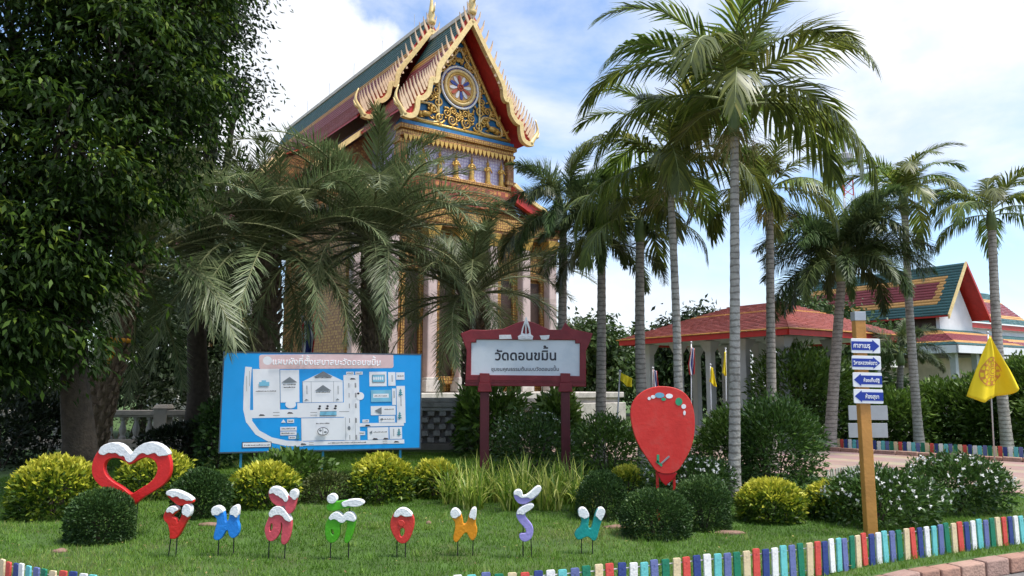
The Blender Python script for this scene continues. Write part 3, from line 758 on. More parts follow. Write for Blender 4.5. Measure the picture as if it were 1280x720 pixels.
def palm(kind, label, base, top, r0, nf, scale, m, group, seed, infl=False, spread=1.0, low=True, up=True):
    g = random.Random(seed)
    t = thing({'date': 'date_palm', 'fox': 'foxtail_palm', 'man': 'palm_tree'}[kind], label, 'palm tree', base, 0, group)
    C = top - base
    if kind == 'date':
        b = MB(); h = C.z; b.tube([(0, 0, -.03), C * .5, C], [r0 * 1.15, r0, r0 * 1.05], 12); b.build('trunk', M_boot, t, smooth=True)
        bb = MB(); k = 0; z = 0.15
        while z < h:                                  # old leaf bases round the stem
            for j in range(7):
                a = 2 * PI * (j + (k % 2) * .5) / 7 + g.uniform(-.15, .15); d = Vector((math.cos(a), math.sin(a), 0))
                p = C * (z / h) + d * r0 * .8
                bb.tube([p, p + d * r0 * .5 + Vector((0, 0, .07)), p + d * r0 * g.uniform(.5, .9) + Vector((0, 0, .2))], [.055, .045, .02], 4)
            z += .13; k += 1
        bo = bb.build('leaf_bases', M_boot, t); stuff(bo)
    else:
        ringed_trunk(t, base, top, r0, r0 * .72, m, (g.uniform(-.06, .06), g.uniform(-.06, .06)))
        s = MB(); s.tube([C + Vector((0, 0, -.05)), C + Vector((0, 0, .12 * scale)), C + Vector((0, 0, .45 * scale)), C + Vector((0, 0, .62 * scale))],
                         [r0 * .80, r0 * 1.05, r0 * .75, r0 * .3], 12); s.build('crownshaft', M_shaft, t, smooth=True)
    zc = {'date': -.05, 'fox': .45 * scale, 'man': .45 * scale}[kind]
    ages = ['up', 'mid', 'low']
    for i in range(nf):
        f = i / max(nf - 1, 1)
        age = ages[0] if f < .28 else (ages[1] if f < .68 else ages[2])
        if age == 'low' and not low: age = 'mid'
        if age == 'up' and not up: age = 'mid'
        a = i * 2.39996 + g.uniform(-.25, .25)
        o = link('frond', FR[kind + '_' + age, g.randrange(3)], t,
                 loc=C + Vector((0, 0, zc + g.uniform(-.08, .08) * scale)),
                 rot=Euler((g.uniform(-.25, .25), g.uniform(-.22, .22), a), 'XYZ'))
        s = scale * g.uniform(.88, 1.1); o.scale = (s, s, s)
    if infl:
        b = []; F = []; rn = []
        for j in range(150):
            a = g.uniform(0, 2 * PI); l = g.uniform(.35, .8) * scale; d = Vector((math.cos(a), math.sin(a), g.uniform(-.6, .3))); w = .004
            p = C + Vector((0, 0, -.02)) + d * .08
            for k in range(5):
                d2 = (d + Vector((g.uniform(-.5, .5), g.uniform(-.5, .5), -k * .16))).normalized(); q = p + d2 * l / 5
                o_ = len(b); sw = d2.cross(Vector((0, 0, 1))).normalized() * w
                b += [tuple(p - sw), tuple(p + sw), tuple(q + sw), tuple(q - sw)]; F.append((o_, o_ + 1, o_ + 2, o_ + 3)); rn.append(g.random()); p = q
        stuff(link('flower_stalks', np_mesh('flower_stalks', b, F, M_infl, rn), t))
    return t
def px_palm(kind, label, px, base_y, top_px, top_y, r0, nf, scale, m, group, seed, Y=None, **kw):
    base = G(px, base_y) if Y is None else Vector((at(px, base_y, Y).x, Y, 0))
    top = at(top_px, top_y, base.y)
    return palm(kind, label, base, top, r0, nf, scale, m, group, seed, **kw)
DP = 'shaggy date palms before the temple'
px_palm('date', 'date palm with shaggy trunk under the big dark tree, orange cloth on trunk', 108, 588, 165, 330, .20, 56, 1.32, None, DP, 1)
px_palm('date', 'date palm with long drooping grey green fronds behind the map board left end', 330, 560, 335, 314, .21, 64, 1.32, None, DP, 2, Y=17.0)
px_palm('date', 'full crowned date palm in front of the temple gable left eave', 472, 560, 466, 303, .22, 82, 1.40, None, DP, 3, Y=18.5)
px_palm('date', 'date palm rising behind the maroon temple sign', 596, 560, 588, 370, .22, 52, 1.18, None, DP, 4, Y=19.5)
MG = 'smooth trunked palms on the lawn'
px_palm('man', 'tall palm with pale ringed trunk rising from the lawn by the golden shrub', 918, 628, 918, 168, .085, 19, 1.12, M_trunk_pale, MG, 5, infl=True)
px_palm('man', 'palm with pale trunk and yellowish fronds behind the red balloon board', 850, 590, 838, 235, .085, 20, 1.05, M_trunk_pale, MG, 6, Y=13.4, infl=True)
px_palm('man', 'grey trunked palm behind the tallest palm, near the pavilion eave', 966, 590, 962, 262, .10, 14, .85, M_trunk, MG, 7, Y=15.0, infl=True)
px_palm('man', 'grey trunked palm by the left corner of the pavilion roof', 806, 590, 800, 300, .12, 14, .9, M_trunk, MG, 8, Y=15.5)
px_palm('fox', 'foxtail palm with dense dark fronds beside the temple gable right eave', 702, 570, 704, 285, .12, 18, .95, M_trunk, 'foxtail palms', 9, Y=17.5)
px_palm('fox', 'grey trunked foxtail palm beside the maroon temple sign', 750, 580, 752, 325, .12, 18, .88, M_trunk, 'foxtail palms', 10, Y=16.5)
px_palm('fox', 'bushy foxtail palm in front of the tiled hall, behind the wooden signpost', 1037, 570, 1052, 350, .15, 40, 1.15, M_trunk, 'foxtail palms', 11, Y=19.5)
px_palm('fox', 'short foxtail palm in front of the hall wall', 1124, 560, 1126, 455, .12, 14, .72, M_trunk, 'foxtail palms', 12, Y=24.0)
RG = 'slender palms behind the far picket fence'
px_palm('man', 'slender pale palm behind the far fence in front of the hall roof', 1150, 566, 1131, 268, .12, 19, 1.0, M_trunk_pale, RG, 13, Y=20.5)
px_palm('man', 'slender pale palm behind the far fence next to the yellow flag', 1260, 566, 1240, 286, .13, 15, .86, M_trunk_pale, RG, 14, Y=19.0)
# orange cloth tied to the shaded date palm
g = G(108, 588); tp_ = at(165, 330, g.y); c = g.lerp(tp_, .62)
b = MB(); b.lathe([(.25, -.05), (.29, -.03), (.29, .03), (.25, .05)], (0, 0, 0), 14)
b.tube([(.05, -.28, .04), (.06, -.31, -.12), (.09, -.30, -.28), (.05, -.31, -.46)], [.05, .065, .08, .03], 7)
o = b.build('cloth_sash', mat('saffron_cloth', (0.55, 0.24, 0.02), .8, .15), smooth=True); o.location = c
tag(o, 'saffron cloth tied around the shaded date palm trunk', 'cloth')

# ------------------------------------------------------------------ broad-leaved trees
def tree(name, label, base, lobes, ncl, per, size, m, r0, group=None, cl=0.30, asp=0.42, fork=0.45, surf=2.0, twig=0.35, zf=.55, flat=0.0):
    t = thing(name, label, 'tree', base, 0, group); base = Vector(base)
    lobes = [(Vector(c) - base, r) for c, r in lobes]
    w = np.array([r ** 2 for _, r in lobes]); w = w / w.sum()
    cen = []; own = []
    for (c, r), q in zip(lobes, w):
        k = max(int(ncl * q), 4); d = norm(RNG.normal(size=(k, 3))); rr = r * (RNG.random(k) ** (1 / (3 * surf / 1.5))) * lump(d, len(cen) + 3, 9, .22)
        pts = np.array(c) + d * rr[:, None] * np.array([1, 1, .85]); cen.append(pts); own += [len(cen) - 1] * k
    own = np.array(own); C = np.concatenate(cen); C[:, 2] = np.maximum(C[:, 2], .4)
    n = len(C) * per
    off = RNG.normal(size=(n, 3)) * np.array([cl, cl, cl * zf]); off[:, 2] -= (off[:, 0] ** 2 + off[:, 1] ** 2) * (.6 if flat else 0); P = np.repeat(C, per, 0) + off
    out_ = norm(off); D = out_ * .7 + norm(RNG.normal(size=(n, 3))) * .6 + np.array([0, 0, -.45])
    V, F = leaf_cloud(P, D, size * RNG.uniform(.6, 1.25, n), asp, flat=flat)
    cr_ = np.repeat(RNG.normal(0, .16, len(C)), per)
    link('crown', np_mesh('crown', V, F, m, np.clip(RNG.normal(.45, .17, n) + cr_, 0, 1)), t)
    top = sum((c for c, _ in lobes), Vector()) / len(lobes); fk = Vector((top.x * .35, top.y * .35, max(min(top.z * fork, top.z - .4), .5)))
    b = MB(); b.tube([(0, 0, -.05), fk * .35 + Vector((.05, .03, 0)), fk * .7, fk], [r0 * 1.35, r0, r0 * .85, r0 * .75], 10); b.build('trunk', M_bark, t, smooth=True)
    for li, (c, r) in enumerate(lobes):
        b = MB(); mid_ = fk.lerp(c, .5) + Vector((random.uniform(-.2, .2), random.uniform(-.2, .2), random.uniform(0, .3)))
        b.tube([fk - Vector((0, 0, .1)), mid_, c], [r0 * .5, r0 * .32, r0 * .16], 7)
        idx = np.where(own == li)[0]
        for j in idx[:max(int(len(idx) * twig), 3)]:
            e = Vector(C[j]); s = c.lerp(mid_, random.uniform(0, .6))
            b.tube([s, s.lerp(e, .5) + Vector((0, 0, .08)), e], [r0 * .12, r0 * .07, r0 * .03], 4)
        b.build('limb', M_bark, t, smooth=True)
    return t
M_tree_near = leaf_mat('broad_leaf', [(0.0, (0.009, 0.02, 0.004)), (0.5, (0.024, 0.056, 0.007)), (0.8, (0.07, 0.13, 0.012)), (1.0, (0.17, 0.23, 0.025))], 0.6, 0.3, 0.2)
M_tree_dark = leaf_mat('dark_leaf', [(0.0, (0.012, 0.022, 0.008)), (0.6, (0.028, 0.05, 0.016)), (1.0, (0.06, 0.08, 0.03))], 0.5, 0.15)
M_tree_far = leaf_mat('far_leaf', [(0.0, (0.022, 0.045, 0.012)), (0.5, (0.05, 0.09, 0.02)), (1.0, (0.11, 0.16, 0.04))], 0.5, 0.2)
def P3(px, py, Y, r): return (at(px, py, Y), r)
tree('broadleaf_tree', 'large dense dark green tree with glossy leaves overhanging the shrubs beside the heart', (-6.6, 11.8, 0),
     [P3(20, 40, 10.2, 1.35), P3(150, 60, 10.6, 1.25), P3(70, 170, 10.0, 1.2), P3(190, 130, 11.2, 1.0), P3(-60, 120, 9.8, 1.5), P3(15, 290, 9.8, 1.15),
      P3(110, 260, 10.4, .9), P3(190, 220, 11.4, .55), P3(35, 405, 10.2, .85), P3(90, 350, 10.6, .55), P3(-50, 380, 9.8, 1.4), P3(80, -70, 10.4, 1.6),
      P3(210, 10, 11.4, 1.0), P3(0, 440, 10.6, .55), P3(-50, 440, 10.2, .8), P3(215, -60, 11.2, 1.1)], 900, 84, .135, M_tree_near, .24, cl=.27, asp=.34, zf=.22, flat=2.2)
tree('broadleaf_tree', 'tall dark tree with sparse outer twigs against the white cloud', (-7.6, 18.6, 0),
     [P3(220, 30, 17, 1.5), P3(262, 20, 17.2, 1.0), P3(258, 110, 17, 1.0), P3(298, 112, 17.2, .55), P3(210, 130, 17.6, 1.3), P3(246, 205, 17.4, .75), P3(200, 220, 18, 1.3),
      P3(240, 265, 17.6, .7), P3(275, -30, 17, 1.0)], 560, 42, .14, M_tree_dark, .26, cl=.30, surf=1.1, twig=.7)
BGG = 'background trees around the temple grounds'
def bgtree(label, px, Y, top, wpx, m=M_tree_far, n=260, size=.26, per=34, low=.25):
    base = Vector((at(px, 484, Y).x, Y, 0)); zt = at(px, top, Y).z; w = wid(wpx, Y) / 2
    lobes = []; g = random.Random(int(px * 7 + Y))
    for k in range(6):
        a = g.uniform(0, 2 * PI); z = zt * g.uniform(low, .82)
        lobes.append((base + Vector((math.cos(a) * w * .5, math.sin(a) * w * .35, z)), w * g.uniform(.42, .62)))
    lobes.append((base + Vector((0, 0, zt - w * .45)), w * .5))
    tree('background_tree', label, base, lobes, n, per, size, m, .18, BGG, cl=.42, surf=1.3, twig=.15)
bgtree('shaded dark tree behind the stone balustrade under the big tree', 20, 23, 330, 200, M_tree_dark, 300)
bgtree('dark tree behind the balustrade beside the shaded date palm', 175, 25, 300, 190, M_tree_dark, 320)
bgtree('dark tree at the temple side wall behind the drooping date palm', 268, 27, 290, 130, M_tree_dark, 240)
bgtree('green tree between the temple and the pavilion', 745, 40, 385, 130, M_tree_far, 260, .34)
bgtree('tree behind the pavilion columns on the temple side', 815, 44, 400, 150, M_tree_far, 260, .36)
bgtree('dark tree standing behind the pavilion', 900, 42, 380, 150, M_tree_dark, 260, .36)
bgtree('tree between the pavilion and the tiled hall', 1000, 40, 370, 140, M_tree_far, 260, .34)
bgtree('low tree behind the foxtail palm near the hall', 1075, 34, 400, 90, M_tree_far, 200, .3)
# hedge shrubs behind the far fence
HG = 'tall shrubs of the hedge behind the far fence'
for px, Y, top, w, lab in [(1180, 22.5, 478, 90, 'tall hedge shrub behind the far fence between the two slender palms'),
                           (1235, 21.5, 470, 80, 'tall hedge shrub behind the yellow flag pole'),
                           (1290, 20.5, 428, 100, 'tallest hedge shrub with long leaves beside the yellow flag'),
                           (1105, 22.5, 492, 100, 'hedge shrub behind the wooden signpost and far fence'),
                           (1050, 23.5, 440, 90, 'broad hedge shrub under the bushy foxtail palm'),
                           (1000, 23.0, 428, 110, 'broad leafy hedge shrub beside the pavilion'),
                           (1330, 19.0, 450, 90, 'hedge shrub at the open end of the far fence')]:
    base = Vector((at(px, 484, Y).x, Y, 0)); bush('hedge_shrub', lab, base, wid(w, Y) / 2 * 1.15, wid(w, Y) / 2, at(px, top, Y).z, M_hedge_leaf, 5200, .19, group=HG, loose=.7, asp=.34, top_new=.2)
for px, Y, top, w, lab in [(700, 17.5, 488, 60, 'leafy green shrub behind the leg of the maroon sign'), (610, 18.2, 486, 90, 'shrub with broad pale leaves behind the maroon sign beside the temple plinth')]:
    base = Vector((at(px, 484, Y).x, Y, 0)); bush('broad_leaf_shrub', lab, base, wid(w, Y) / 2, wid(w, Y) / 2, at(px, top, Y).z, M_hedge_leaf, 1500, .26, loose=.6, asp=.34, top_new=.5)

# stones lying in the lawn
M_stone = mat('lawn_stone', (0.24, 0.145, 0.105), .9, .3, 8, bump=.8, bscale=30, dirt=(.12, .1, .08))
for i, (px, py, sx, sy, lab) in enumerate([(75, 690, .1, .06, 'reddish stone lying in the grass below the dark shrub'),
        (262, 657, .22, .07, 'long flat brick lying in the grass between the first two letters'),
        (770, 660, .2, .07, 'flat brown stone at the foot of the dark shrub behind the teal letter'),
        (912, 667, .24, .08, 'flat pale stone edging the clipped shrub by the palm trunk'),
        (536, 655, .05, .03, 'small pale pebble on the lawn between the red and orange letters')]):
    g = G(px, py); b = MB(); b.ellipsoid((0, 0, .004), (sx * .75, sy * .75, .032), 10, 6); me = b.mesh('stone', M_stone, True)
    for v in me.vertices: v.co *= random.uniform(.86, 1.12)
    o = link('stone', me, None, loc=(g.x, g.y, 0)); o.rotation_euler[2] = random.uniform(-.3, .3); tag(o, lab, 'stone')

# ================================================================== SIGNS AND LETTERS ON THE LAWN
M_snow = mat('white_letter_paint', (0.80, 0.80, 0.80), .6, .06, 14, bump=.3, bscale=60, dirt=(.42, .42, .42), dscale=22, damt=.55)
M_rod = mat('black_rod', (0.012, 0.012, 0.014), .5, .1)
def paint(name, c): return mat('letter_' + name, c, .42, .09, 12, bump=.2, bscale=50, dirt=tuple(np.array(c) * .55 + .02), dscale=7, damt=.35)
def cut_letter(name, label, Y, org, s, bodies, snows, stakes, m, group, depth=.055, discs=(), zrise=.0, cat='letter'):
    """bodies: list of loop lists in crop units (first loop outline, others holes)"""
    conv = lambda p: (org[0] + p[0] / s, org[1] + p[1] / s)
    g0 = [at(*conv(p), Y) for p in bodies[0][0]]; x0 = sum(p.x for p in g0) / len(g0)
    t = thing(name, label, cat, (x0, Y, 0), 0, group)
    def loc2(lp):
        o = []
        for p in lp:
            w = at(*conv(p), Y); o.append((w.x - x0, w.z))
        return o
    for k, loops in enumerate(bodies):
        me = plate_mesh('letter_body' if k == 0 else 'upper_mark', [chaikin(loc2(l)) for l in loops], depth, .006, m)
        link(me.name, me, t)
    for sn in snows:
        link('snow_cap', plate_mesh('snow_cap', [chaikin(loc2(sn), 1)], depth + .022, .005, M_snow), t)
    for cx, cy, r in discs:
        lp = [(cx + r * math.cos(2 * PI * k / 20), cy + r * math.sin(2 * PI * k / 20)) for k in range(20)]
        link('curl', plate_mesh('curl', [loc2(lp)], depth + .016, .005, m), t)
    for (sx, sy, bx) in stakes:
        a = at(*conv((sx, sy)), Y); b = MB(); bxw = at(*conv((bx, sy)), Y).x
        b.tube([(a.x - x0, 0, a.z), (bxw - x0, 0, -.05)], .0055, 6); b.build('stake', M_rod, t)
    return t
LG = 'painted welcome letters on stakes'
A = (190, 590); sA = 6.546
cut_letter('letter_board', 'red letter board with white snowy tips and a hat shaped mark above', 7.45, A, sA,
  [[[(150,540),(155,510),(140,420),(108,398),(100,365),(110,330),(140,290),(180,273),(215,288),(222,315),(200,335),(165,360),(205,375),(215,400),(218,420),(255,345),(255,300),(275,266),(305,260),(330,290),(322,348),(290,400),(240,500),(205,545),(178,545)]],
   [[(123,172),(138,149),(185,142),(245,158),(305,188),(348,225),(346,252),(300,258),(248,276),(215,268),(165,226),(132,192)]]],
  [[(123,174),(138,147),(188,141),(247,158),(307,188),(344,218),(343,234),(315,229),(295,234),(270,217),(240,217),(225,199),(202,196),(180,208),(160,191),(138,188)],
   [(124,318),(142,286),(180,271),(218,286),(225,310),(200,319),(182,342),(162,321),(140,330)], [(256,332),(256,300),(274,263),(307,257),(333,290),(324,352),(302,370),(285,352),(266,347)]],
  [(155,530,140), (207,530,202)], paint('red', (0.62, 0.022, 0.015)), LG)
cut_letter('letter_board', 'bright blue letter board with two white tips', 7.5, A, sA,
  [[[(508,530),(523,470),(540,400),(535,372),(503,350),(493,315),(508,285),(545,273),(582,295),(604,340),(606,410),(635,395),(643,330),(663,285),(697,266),(717,285),(711,370),(707,400),(724,440),(717,500),(692,532),(660,540),(633,512),(628,465),(602,492),(577,542),(545,557),(518,550)]]],
  [[(500,342),(491,315),(506,282),(545,270),(583,292),(598,325),(572,330),(550,354),(530,347),(510,354)], [(643,347),(648,310),(665,282),(698,263),(719,285),(711,367),(692,370),(676,347)]],
  [(547,545,547), (671,530,671)], paint('blue', (0.02, 0.22, 0.68)), LG)
B = (320, 590)
cut_letter('letter_board', 'pink letter board with snowy arch and looping pink mark above', 7.4, B, sA,
  [[[(80,505),(74,460),(90,410),(115,360),(116,325),(160,278),(212,280),(257,325),(294,385),(299,430),(287,510),(264,577),(237,595),(210,580),(210,530),(220,450),(217,412),(207,412),(209,440),(201,500),(165,552),(125,568),(93,547)], [(117,470),(120,435),(135,413),(143,430),(139,462),(125,488)]],
   [[(110,190),(106,160),(130,123),(170,115),(222,138),(257,185),(270,200),(283,190),(283,160),(305,140),(337,146),(347,170),(337,230),(320,300),(300,332),(275,342),(250,312),(240,272),(215,277),(163,270),(128,237)]]],
  [[(110,172),(128,121),(172,113),(224,136),(260,185),(274,215),(260,242),(240,240),(225,214),(205,207),(190,192),(170,187),(150,167),(130,177)], [(283,197),(283,160),(305,137),(339,144),(350,170),(337,224),(310,224),(300,207)],
   [(113,352),(114,322),(160,275),(214,276),(259,325),(296,385),(290,405),(260,397),(240,382),(225,357),(200,347),(175,347),(155,352),(140,367),(126,367)]],
  [(110,540,108), (240,575,238)], paint('pink', (0.62, 0.085, 0.11)), LG)
cut_letter('letter_board', 'lime green letter board with snowy double arch and ball tipped bar above', 7.35, B, sA,
  [[[(568,470),(573,420),(598,370),(630,333),(670,320),(707,343),(716,358),(731,333),(767,320),(802,338),(820,375),(817,420),(792,520),(767,572),(740,583),(723,562),(733,510),(748,450),(752,402),(735,402),(715,420),(700,428),(688,428),(692,470),(687,520),(662,562),(625,581),(588,562),(570,520)], [(616,482),(625,460),(639,480),(642,507),(628,512)]],
   [[(578,292),(583,268),(620,246),(700,233),(780,223),(850,222),(884,238),(885,260),(850,277),(780,288),(720,295),(650,315),(598,318)]]],
  [[(595,375),(628,332),(670,317),(708,343),(717,356),(733,331),(767,317),(804,336),(823,378),(814,402),(790,400),(770,394),(745,387),(730,407),(705,414),(680,402),(665,387),(640,380),(618,392)], [(703,240),(780,220),(850,219),(887,238),(887,260),(850,278),(790,281),(760,272),(735,284),(712,277)],
   [(627 + 41 * math.cos(k * PI / 8), 215 + 40 * math.sin(k * PI / 8)) for k in range(16)]],
  [(612,560,612), (760,560,762), (768,260,768)], paint('green', (0.075, 0.36, 0.012)), LG)
Cc = (480, 600); sC = 7.2
cut_letter('letter_board', 'coral red oval letter board with white cap and small hole', 7.45, Cc, sC,
  [[[(56,390),(72,330),(103,278),(150,248),(200,252),(248,288),(274,340),(276,400),(258,470),(227,542),(185,572),(138,563),(97,515),(66,450)], [(143,467),(148,440),(170,423),(190,440),(187,475),(165,512),(149,502)]]],
  [[(86,322),(103,277),(150,246),(200,250),(248,287),(263,320),(230,325),(200,328),(175,320),(155,307),(135,328),(108,331)]],
  [(118,540,118), (194,550,194)], paint('coral', (0.62, 0.045, 0.035)), LG, discs=[(160, 385, 30)])
cut_letter('letter_board', 'orange letter board with two white tips', 7.5, Cc, sC,
  [[[(628,542),(622,510),(638,450),(643,390),(633,362),(602,325),(594,290),(618,256),(652,252),(688,285),(708,340),(714,400),(750,380),(763,310),(788,256),(816,242),(833,260),(828,350),(823,390),(842,440),(833,502),(805,544),(778,533),(755,490),(748,467),(722,477),(692,517),(662,556),(640,556)]]],
  [[(608,332),(594,290),(618,254),(653,250),(690,285),(696,312),(665,327),(645,345)], [(762,322),(788,254),(818,240),(835,260),(828,352),(811,355),(795,337),(780,342)]],
  [(665,545,663), (802,530,800)], paint('orange', (0.72, 0.27, 0.012)), LG)
Dd = (630, 595); sD = 6.857
cut_letter('letter_board', 'lavender S shaped letter board with curved lavender and white mark above', 7.4, Dd, sD,
  [[[(108,352),(103,320),(123,283),(175,247),(227,232),(253,240),(252,262),(217,292),(187,311),(178,335),(203,370),(238,410),(253,450),(248,502),(227,542),(185,563),(148,553),(128,520),(133,493),(160,486),(184,488),(192,465),(167,430),(132,395)]],
   [[(83,170),(83,138),(110,115),(142,118),(157,145),(153,170),(187,165),(232,128),(275,88),(307,83),(320,105),(307,142),(272,182),(222,218),(165,243),(123,233),(98,207)]]],
  [[(105,318),(122,281),(175,245),(229,230),(256,242),(253,264),(217,293),(187,308),(165,331),(140,321),(118,326)],
   [(82,160),(82,136),(110,113),(144,116),(160,145),(156,166),(190,162),(234,126),(275,86),(309,81),(323,105),(302,147),(272,167),(252,187),(225,195),(205,178),(165,185),(140,182),(112,158)]],
  [(163,550,165), (230,530,240), (165, 235, 160)], paint('lavender', (0.34, 0.29, 0.64)), LG)
cut_letter('letter_board', 'teal letter board with two white tips', 7.6, Dd, sD,
  [[[(607,522),(602,490),(623,453),(650,438),(663,390),(663,362),(638,335),(630,300),(654,268),(692,270),(723,310),(728,360),(718,440),(745,450),(758,400),(778,320),(804,273),(842,266),(865,295),(853,340),(828,400),(803,500),(788,548),(760,553),(738,528),(710,513),(680,528),(640,548)]]],
  [[(642,348),(630,300),(654,266),(693,268),(725,310),(728,347),(702,358),(686,365),(664,348)], [(776,337),(804,271),(844,264),(868,295),(853,342),(828,383),(811,368),(795,348)]],
  [(665,530,660), (758,535,758)], paint('teal', (0.012, 0.30, 0.27)), LG)
cut_letter('heart_frame', 'large red open heart frame with white snowy top on a stake', 8.55, (0, 540), 4.0,
  [[[(672,370),(640,330),(580,300),(520,280),(473,232),(463,180),(478,120),(518,69),(570,50),(622,64),(656,105),(666,112),(690,79),(740,50),(792,54),(838,84),(862,150),(858,212),(832,257),(780,292),(720,327),(692,352)],
    [(660,310),(620,275),(560,240),(530,205),(525,165),(545,133),(590,126),(630,142),(655,167),(690,142),(730,124),(770,132),(795,165),(790,210),(760,250),(710,280),(680,300)]]],
  [[(500,97),(518,67),(570,48),(622,62),(656,103),(666,110),(690,77),(740,48),(792,52),(838,82),(856,114),(825,117),(800,121),(785,102),(765,107),(745,115),(725,102),(700,112),(685,132),(660,153),(638,143),(630,117),(610,121),(590,102),(570,106),(550,102),(530,116),(508,110)]],
  [(672,350,686), (690,345,686)], paint('heart_red', (0.66, 0.02, 0.018)), None, depth=.07, cat='heart')

# ------------------------------------------------------------------ red balloon board
M_bred = mat('balloon_red', (0.62, 0.03, 0.022), .5, .12, 4, bump=.15, bscale=25, dirt=(.48, .08, .06), dscale=4, damt=.7)
M_bred2 = mat('balloon_dark_red', (0.42, 0.006, 0.008), .45, .07)
Y = 9.4
t = thing('balloon_board', 'red balloon shaped board on two red posts behind the clipped shrubs', 'sign', (at(828, 540, Y).x, Y, 0))
x0 = t.location.x
def rel(px, py): p = at(px, py, Y); return (p.x - x0, p.z)
o_ = [(828,482),(850,486),(864,500),(869,525),(866,555),(856,575),(845,592),(822,592),(812,578),(797,556),(789,532),(787,510),(795,495),(810,485)]
link('balloon', plate_mesh('balloon', [chaikin([rel(*p) for p in o_])], .05, .006, M_bred), t)
link('tip', plate_mesh('tip', [[rel(*p) for p in [(822,591),(846,591),(842,598),(832,607),(826,601)]]], .04, .004, M_bred2), t)
for px in (822, 843):
    b = MB(); a = rel(px, 590); b.box((a[0], .03, a[1] / 2), (.03, .03, a[1] + .06)); b.build('post', M_bred, t)
# small painted strokes: white, green and blue dabs along the top, a green and grey figure line at the bottom
cols_ = [mat('dab_white', (.8, .8, .8), .6), mat('dab_green', (.03, .30, .14), .6), mat('dab_blue', (.15, .38, .5), .6), mat('dab_grey', (.25, .25, .25), .6)]
for px, py, rx, ry, mi in [(816,496,3,2.2,0),(824,494,6,3.4,2),(836,495,4.5,3,0),(848,502,4.5,5,1),(854,508,3,3,0),(811,498,2,2,0),(829,499,3,2,1),(855,516,1.6,3,0)]:
    b = MB(); lp = [rel(px + rx * math.cos(k * PI / 6), py + ry * math.sin(k * PI / 6)) for k in range(12)]
    b.prism_y(lp, -.029 - mi * .001, -.024); b.build('painted_dab', cols_[mi], t)
for pa, pb, w, mi in [((822,568),(822,578),3,1),((836,570),(826,579),2,3),((820,576),(827,582),2.6,1)]:
    b = MB(); A_ = Vector((*rel(*pa), 0)); B_ = Vector((*rel(*pb), 0)); d = (B_ - A_).normalized(); n_ = Vector((-d.y, d.x, 0)) * (w * Y / FPX / 2)
    b.prism_y([tuple((A_ - n_).xy), tuple((B_ - n_).xy), tuple((B_ + n_).xy), tuple((A_ + n_).xy)], -.029 - mi * .001, -.024); b.build('painted_stroke', cols_[mi], t)

# ------------------------------------------------------------------ blue map board
pl = at(278, 500, 13.6); pr = at(525, 505, 14.6)
rzb = math.atan2(pr.y - pl.y, pr.x - pl.x); W = math.hypot(pr.x - pl.x, pr.y - pl.y)
zt, zb = at(281, 441, 13.6).z, at(275, 565, 13.6).z; Hb = zt - zb
mb = thing('map_board', 'blue map board with white plan of the temple grounds on legs in the lawn', 'sign', (pl.x, pl.y, 0), rzb)
M_blue = mat('board_blue', (0.006, 0.30, 0.72), .4, .06, 3, dirt=(.03, .27, .62), dscale=1.5, damt=.6)
M_pw = mat('print_white', (.74, .75, .78), .5, .05, 2, dirt=(.62, .64, .70), dscale=3, damt=.5)
M_pp = mat('print_faded_pink', (.66, .47, .47), .5, .08, 3, dirt=(.74, .62, .62), dscale=4, damt=.6)
M_pg = mat('print_grey', (.16, .18, .20), .5, .1)
M_pt = mat('print_teal', (.06, .25, .30), .5, .1)
M_pl = mat('print_pale_blue', (.18, .46, .62), .5, .1)
M_pk = mat('print_black', (.03, .03, .04), .5, .1)
M_bframe = mat('board_frame', (.05, .08, .11), .6, .2)
b = MB(); b.box((W / 2, 0, zb + Hb / 2), (W, .03, Hb)); b.build('panel', M_blue, mb)
b = MB()
for x_, z_, w_, h_ in [(W / 2, zt + .012, W + .05, .024), (W / 2, zb - .012, W + .05, .024), (-.012, zb + Hb / 2, .024, Hb), (W + .012, zb + Hb / 2, .024, Hb)]: b.box((x_, 0.004, z_), (w_, .045, h_))
b.build('frame', M_bframe, mb)
M_leg = mat('leg_blue', (0.03, 0.25, 0.42), .5, .1)
for x_ in (.35, W * .5, W * .9):
    b = MB(); b.box((x_, .045, (zb + .6) / 2 - .03), (.04, .04, zb + .66)); b.build('leg', M_leg, mb)
LAY = [0]
pm = MB()
def uv(cx, cy):
    yt = 58 + (cx / 1222) * 24; v = (cy - yt) / (645 - yt); xl = 57 - 32 * v; xr = 1222 - 22 * v
    return ((cx - xl) / (xr - xl) * W, zt - v * Hb)
def pp(poly, mi, lay=None):
    LAY[0] += 1; y = -.0165 - LAY[0] * .00012
    P = [uv(*p) for p in poly]; pm.add([(x, y, z) for x, z in P], [tuple(range(len(P)))], mi)
def prc(x0, y0, x1, y1, mi=0): pp([(x0, y1), (x1, y1), (x1, y0), (x0, y0)], mi)
def ptext(x0, y0, x1, mi=3, n=None):
    n = n or max(int((x1 - x0) / 7), 3); g = random.Random(int(x0 * 3 + y0))
    for k in range(n):
        xa = x0 + (x1 - x0) * (k + .1) / n; xb = x0 + (x1 - x0) * (k + g.uniform(.55, .9)) / n; h = g.uniform(3, 6.5)
        prc(xa, y0 - h, xb, y0 + 1, mi)
def rrect(x0, y0, x1, y1, r, mi):
    P = []
    for cx, cy, a0 in ((x1 - r, y0 + r, -90), (x1 - r, y1 - r, 0), (x0 + r, y1 - r, 90), (x0 + r, y0 + r, 180)):
        for k in range(5): a = R(a0 + k * 22.5); P.append((cx + r * math.cos(a), cy + r * math.sin(a)))
    pp(P, mi)
def circ(cx, cy, rx, ry, mi): pp([(cx + rx * math.cos(k * PI / 10), cy + ry * math.sin(k * PI / 10)) for k in range(20)], mi)
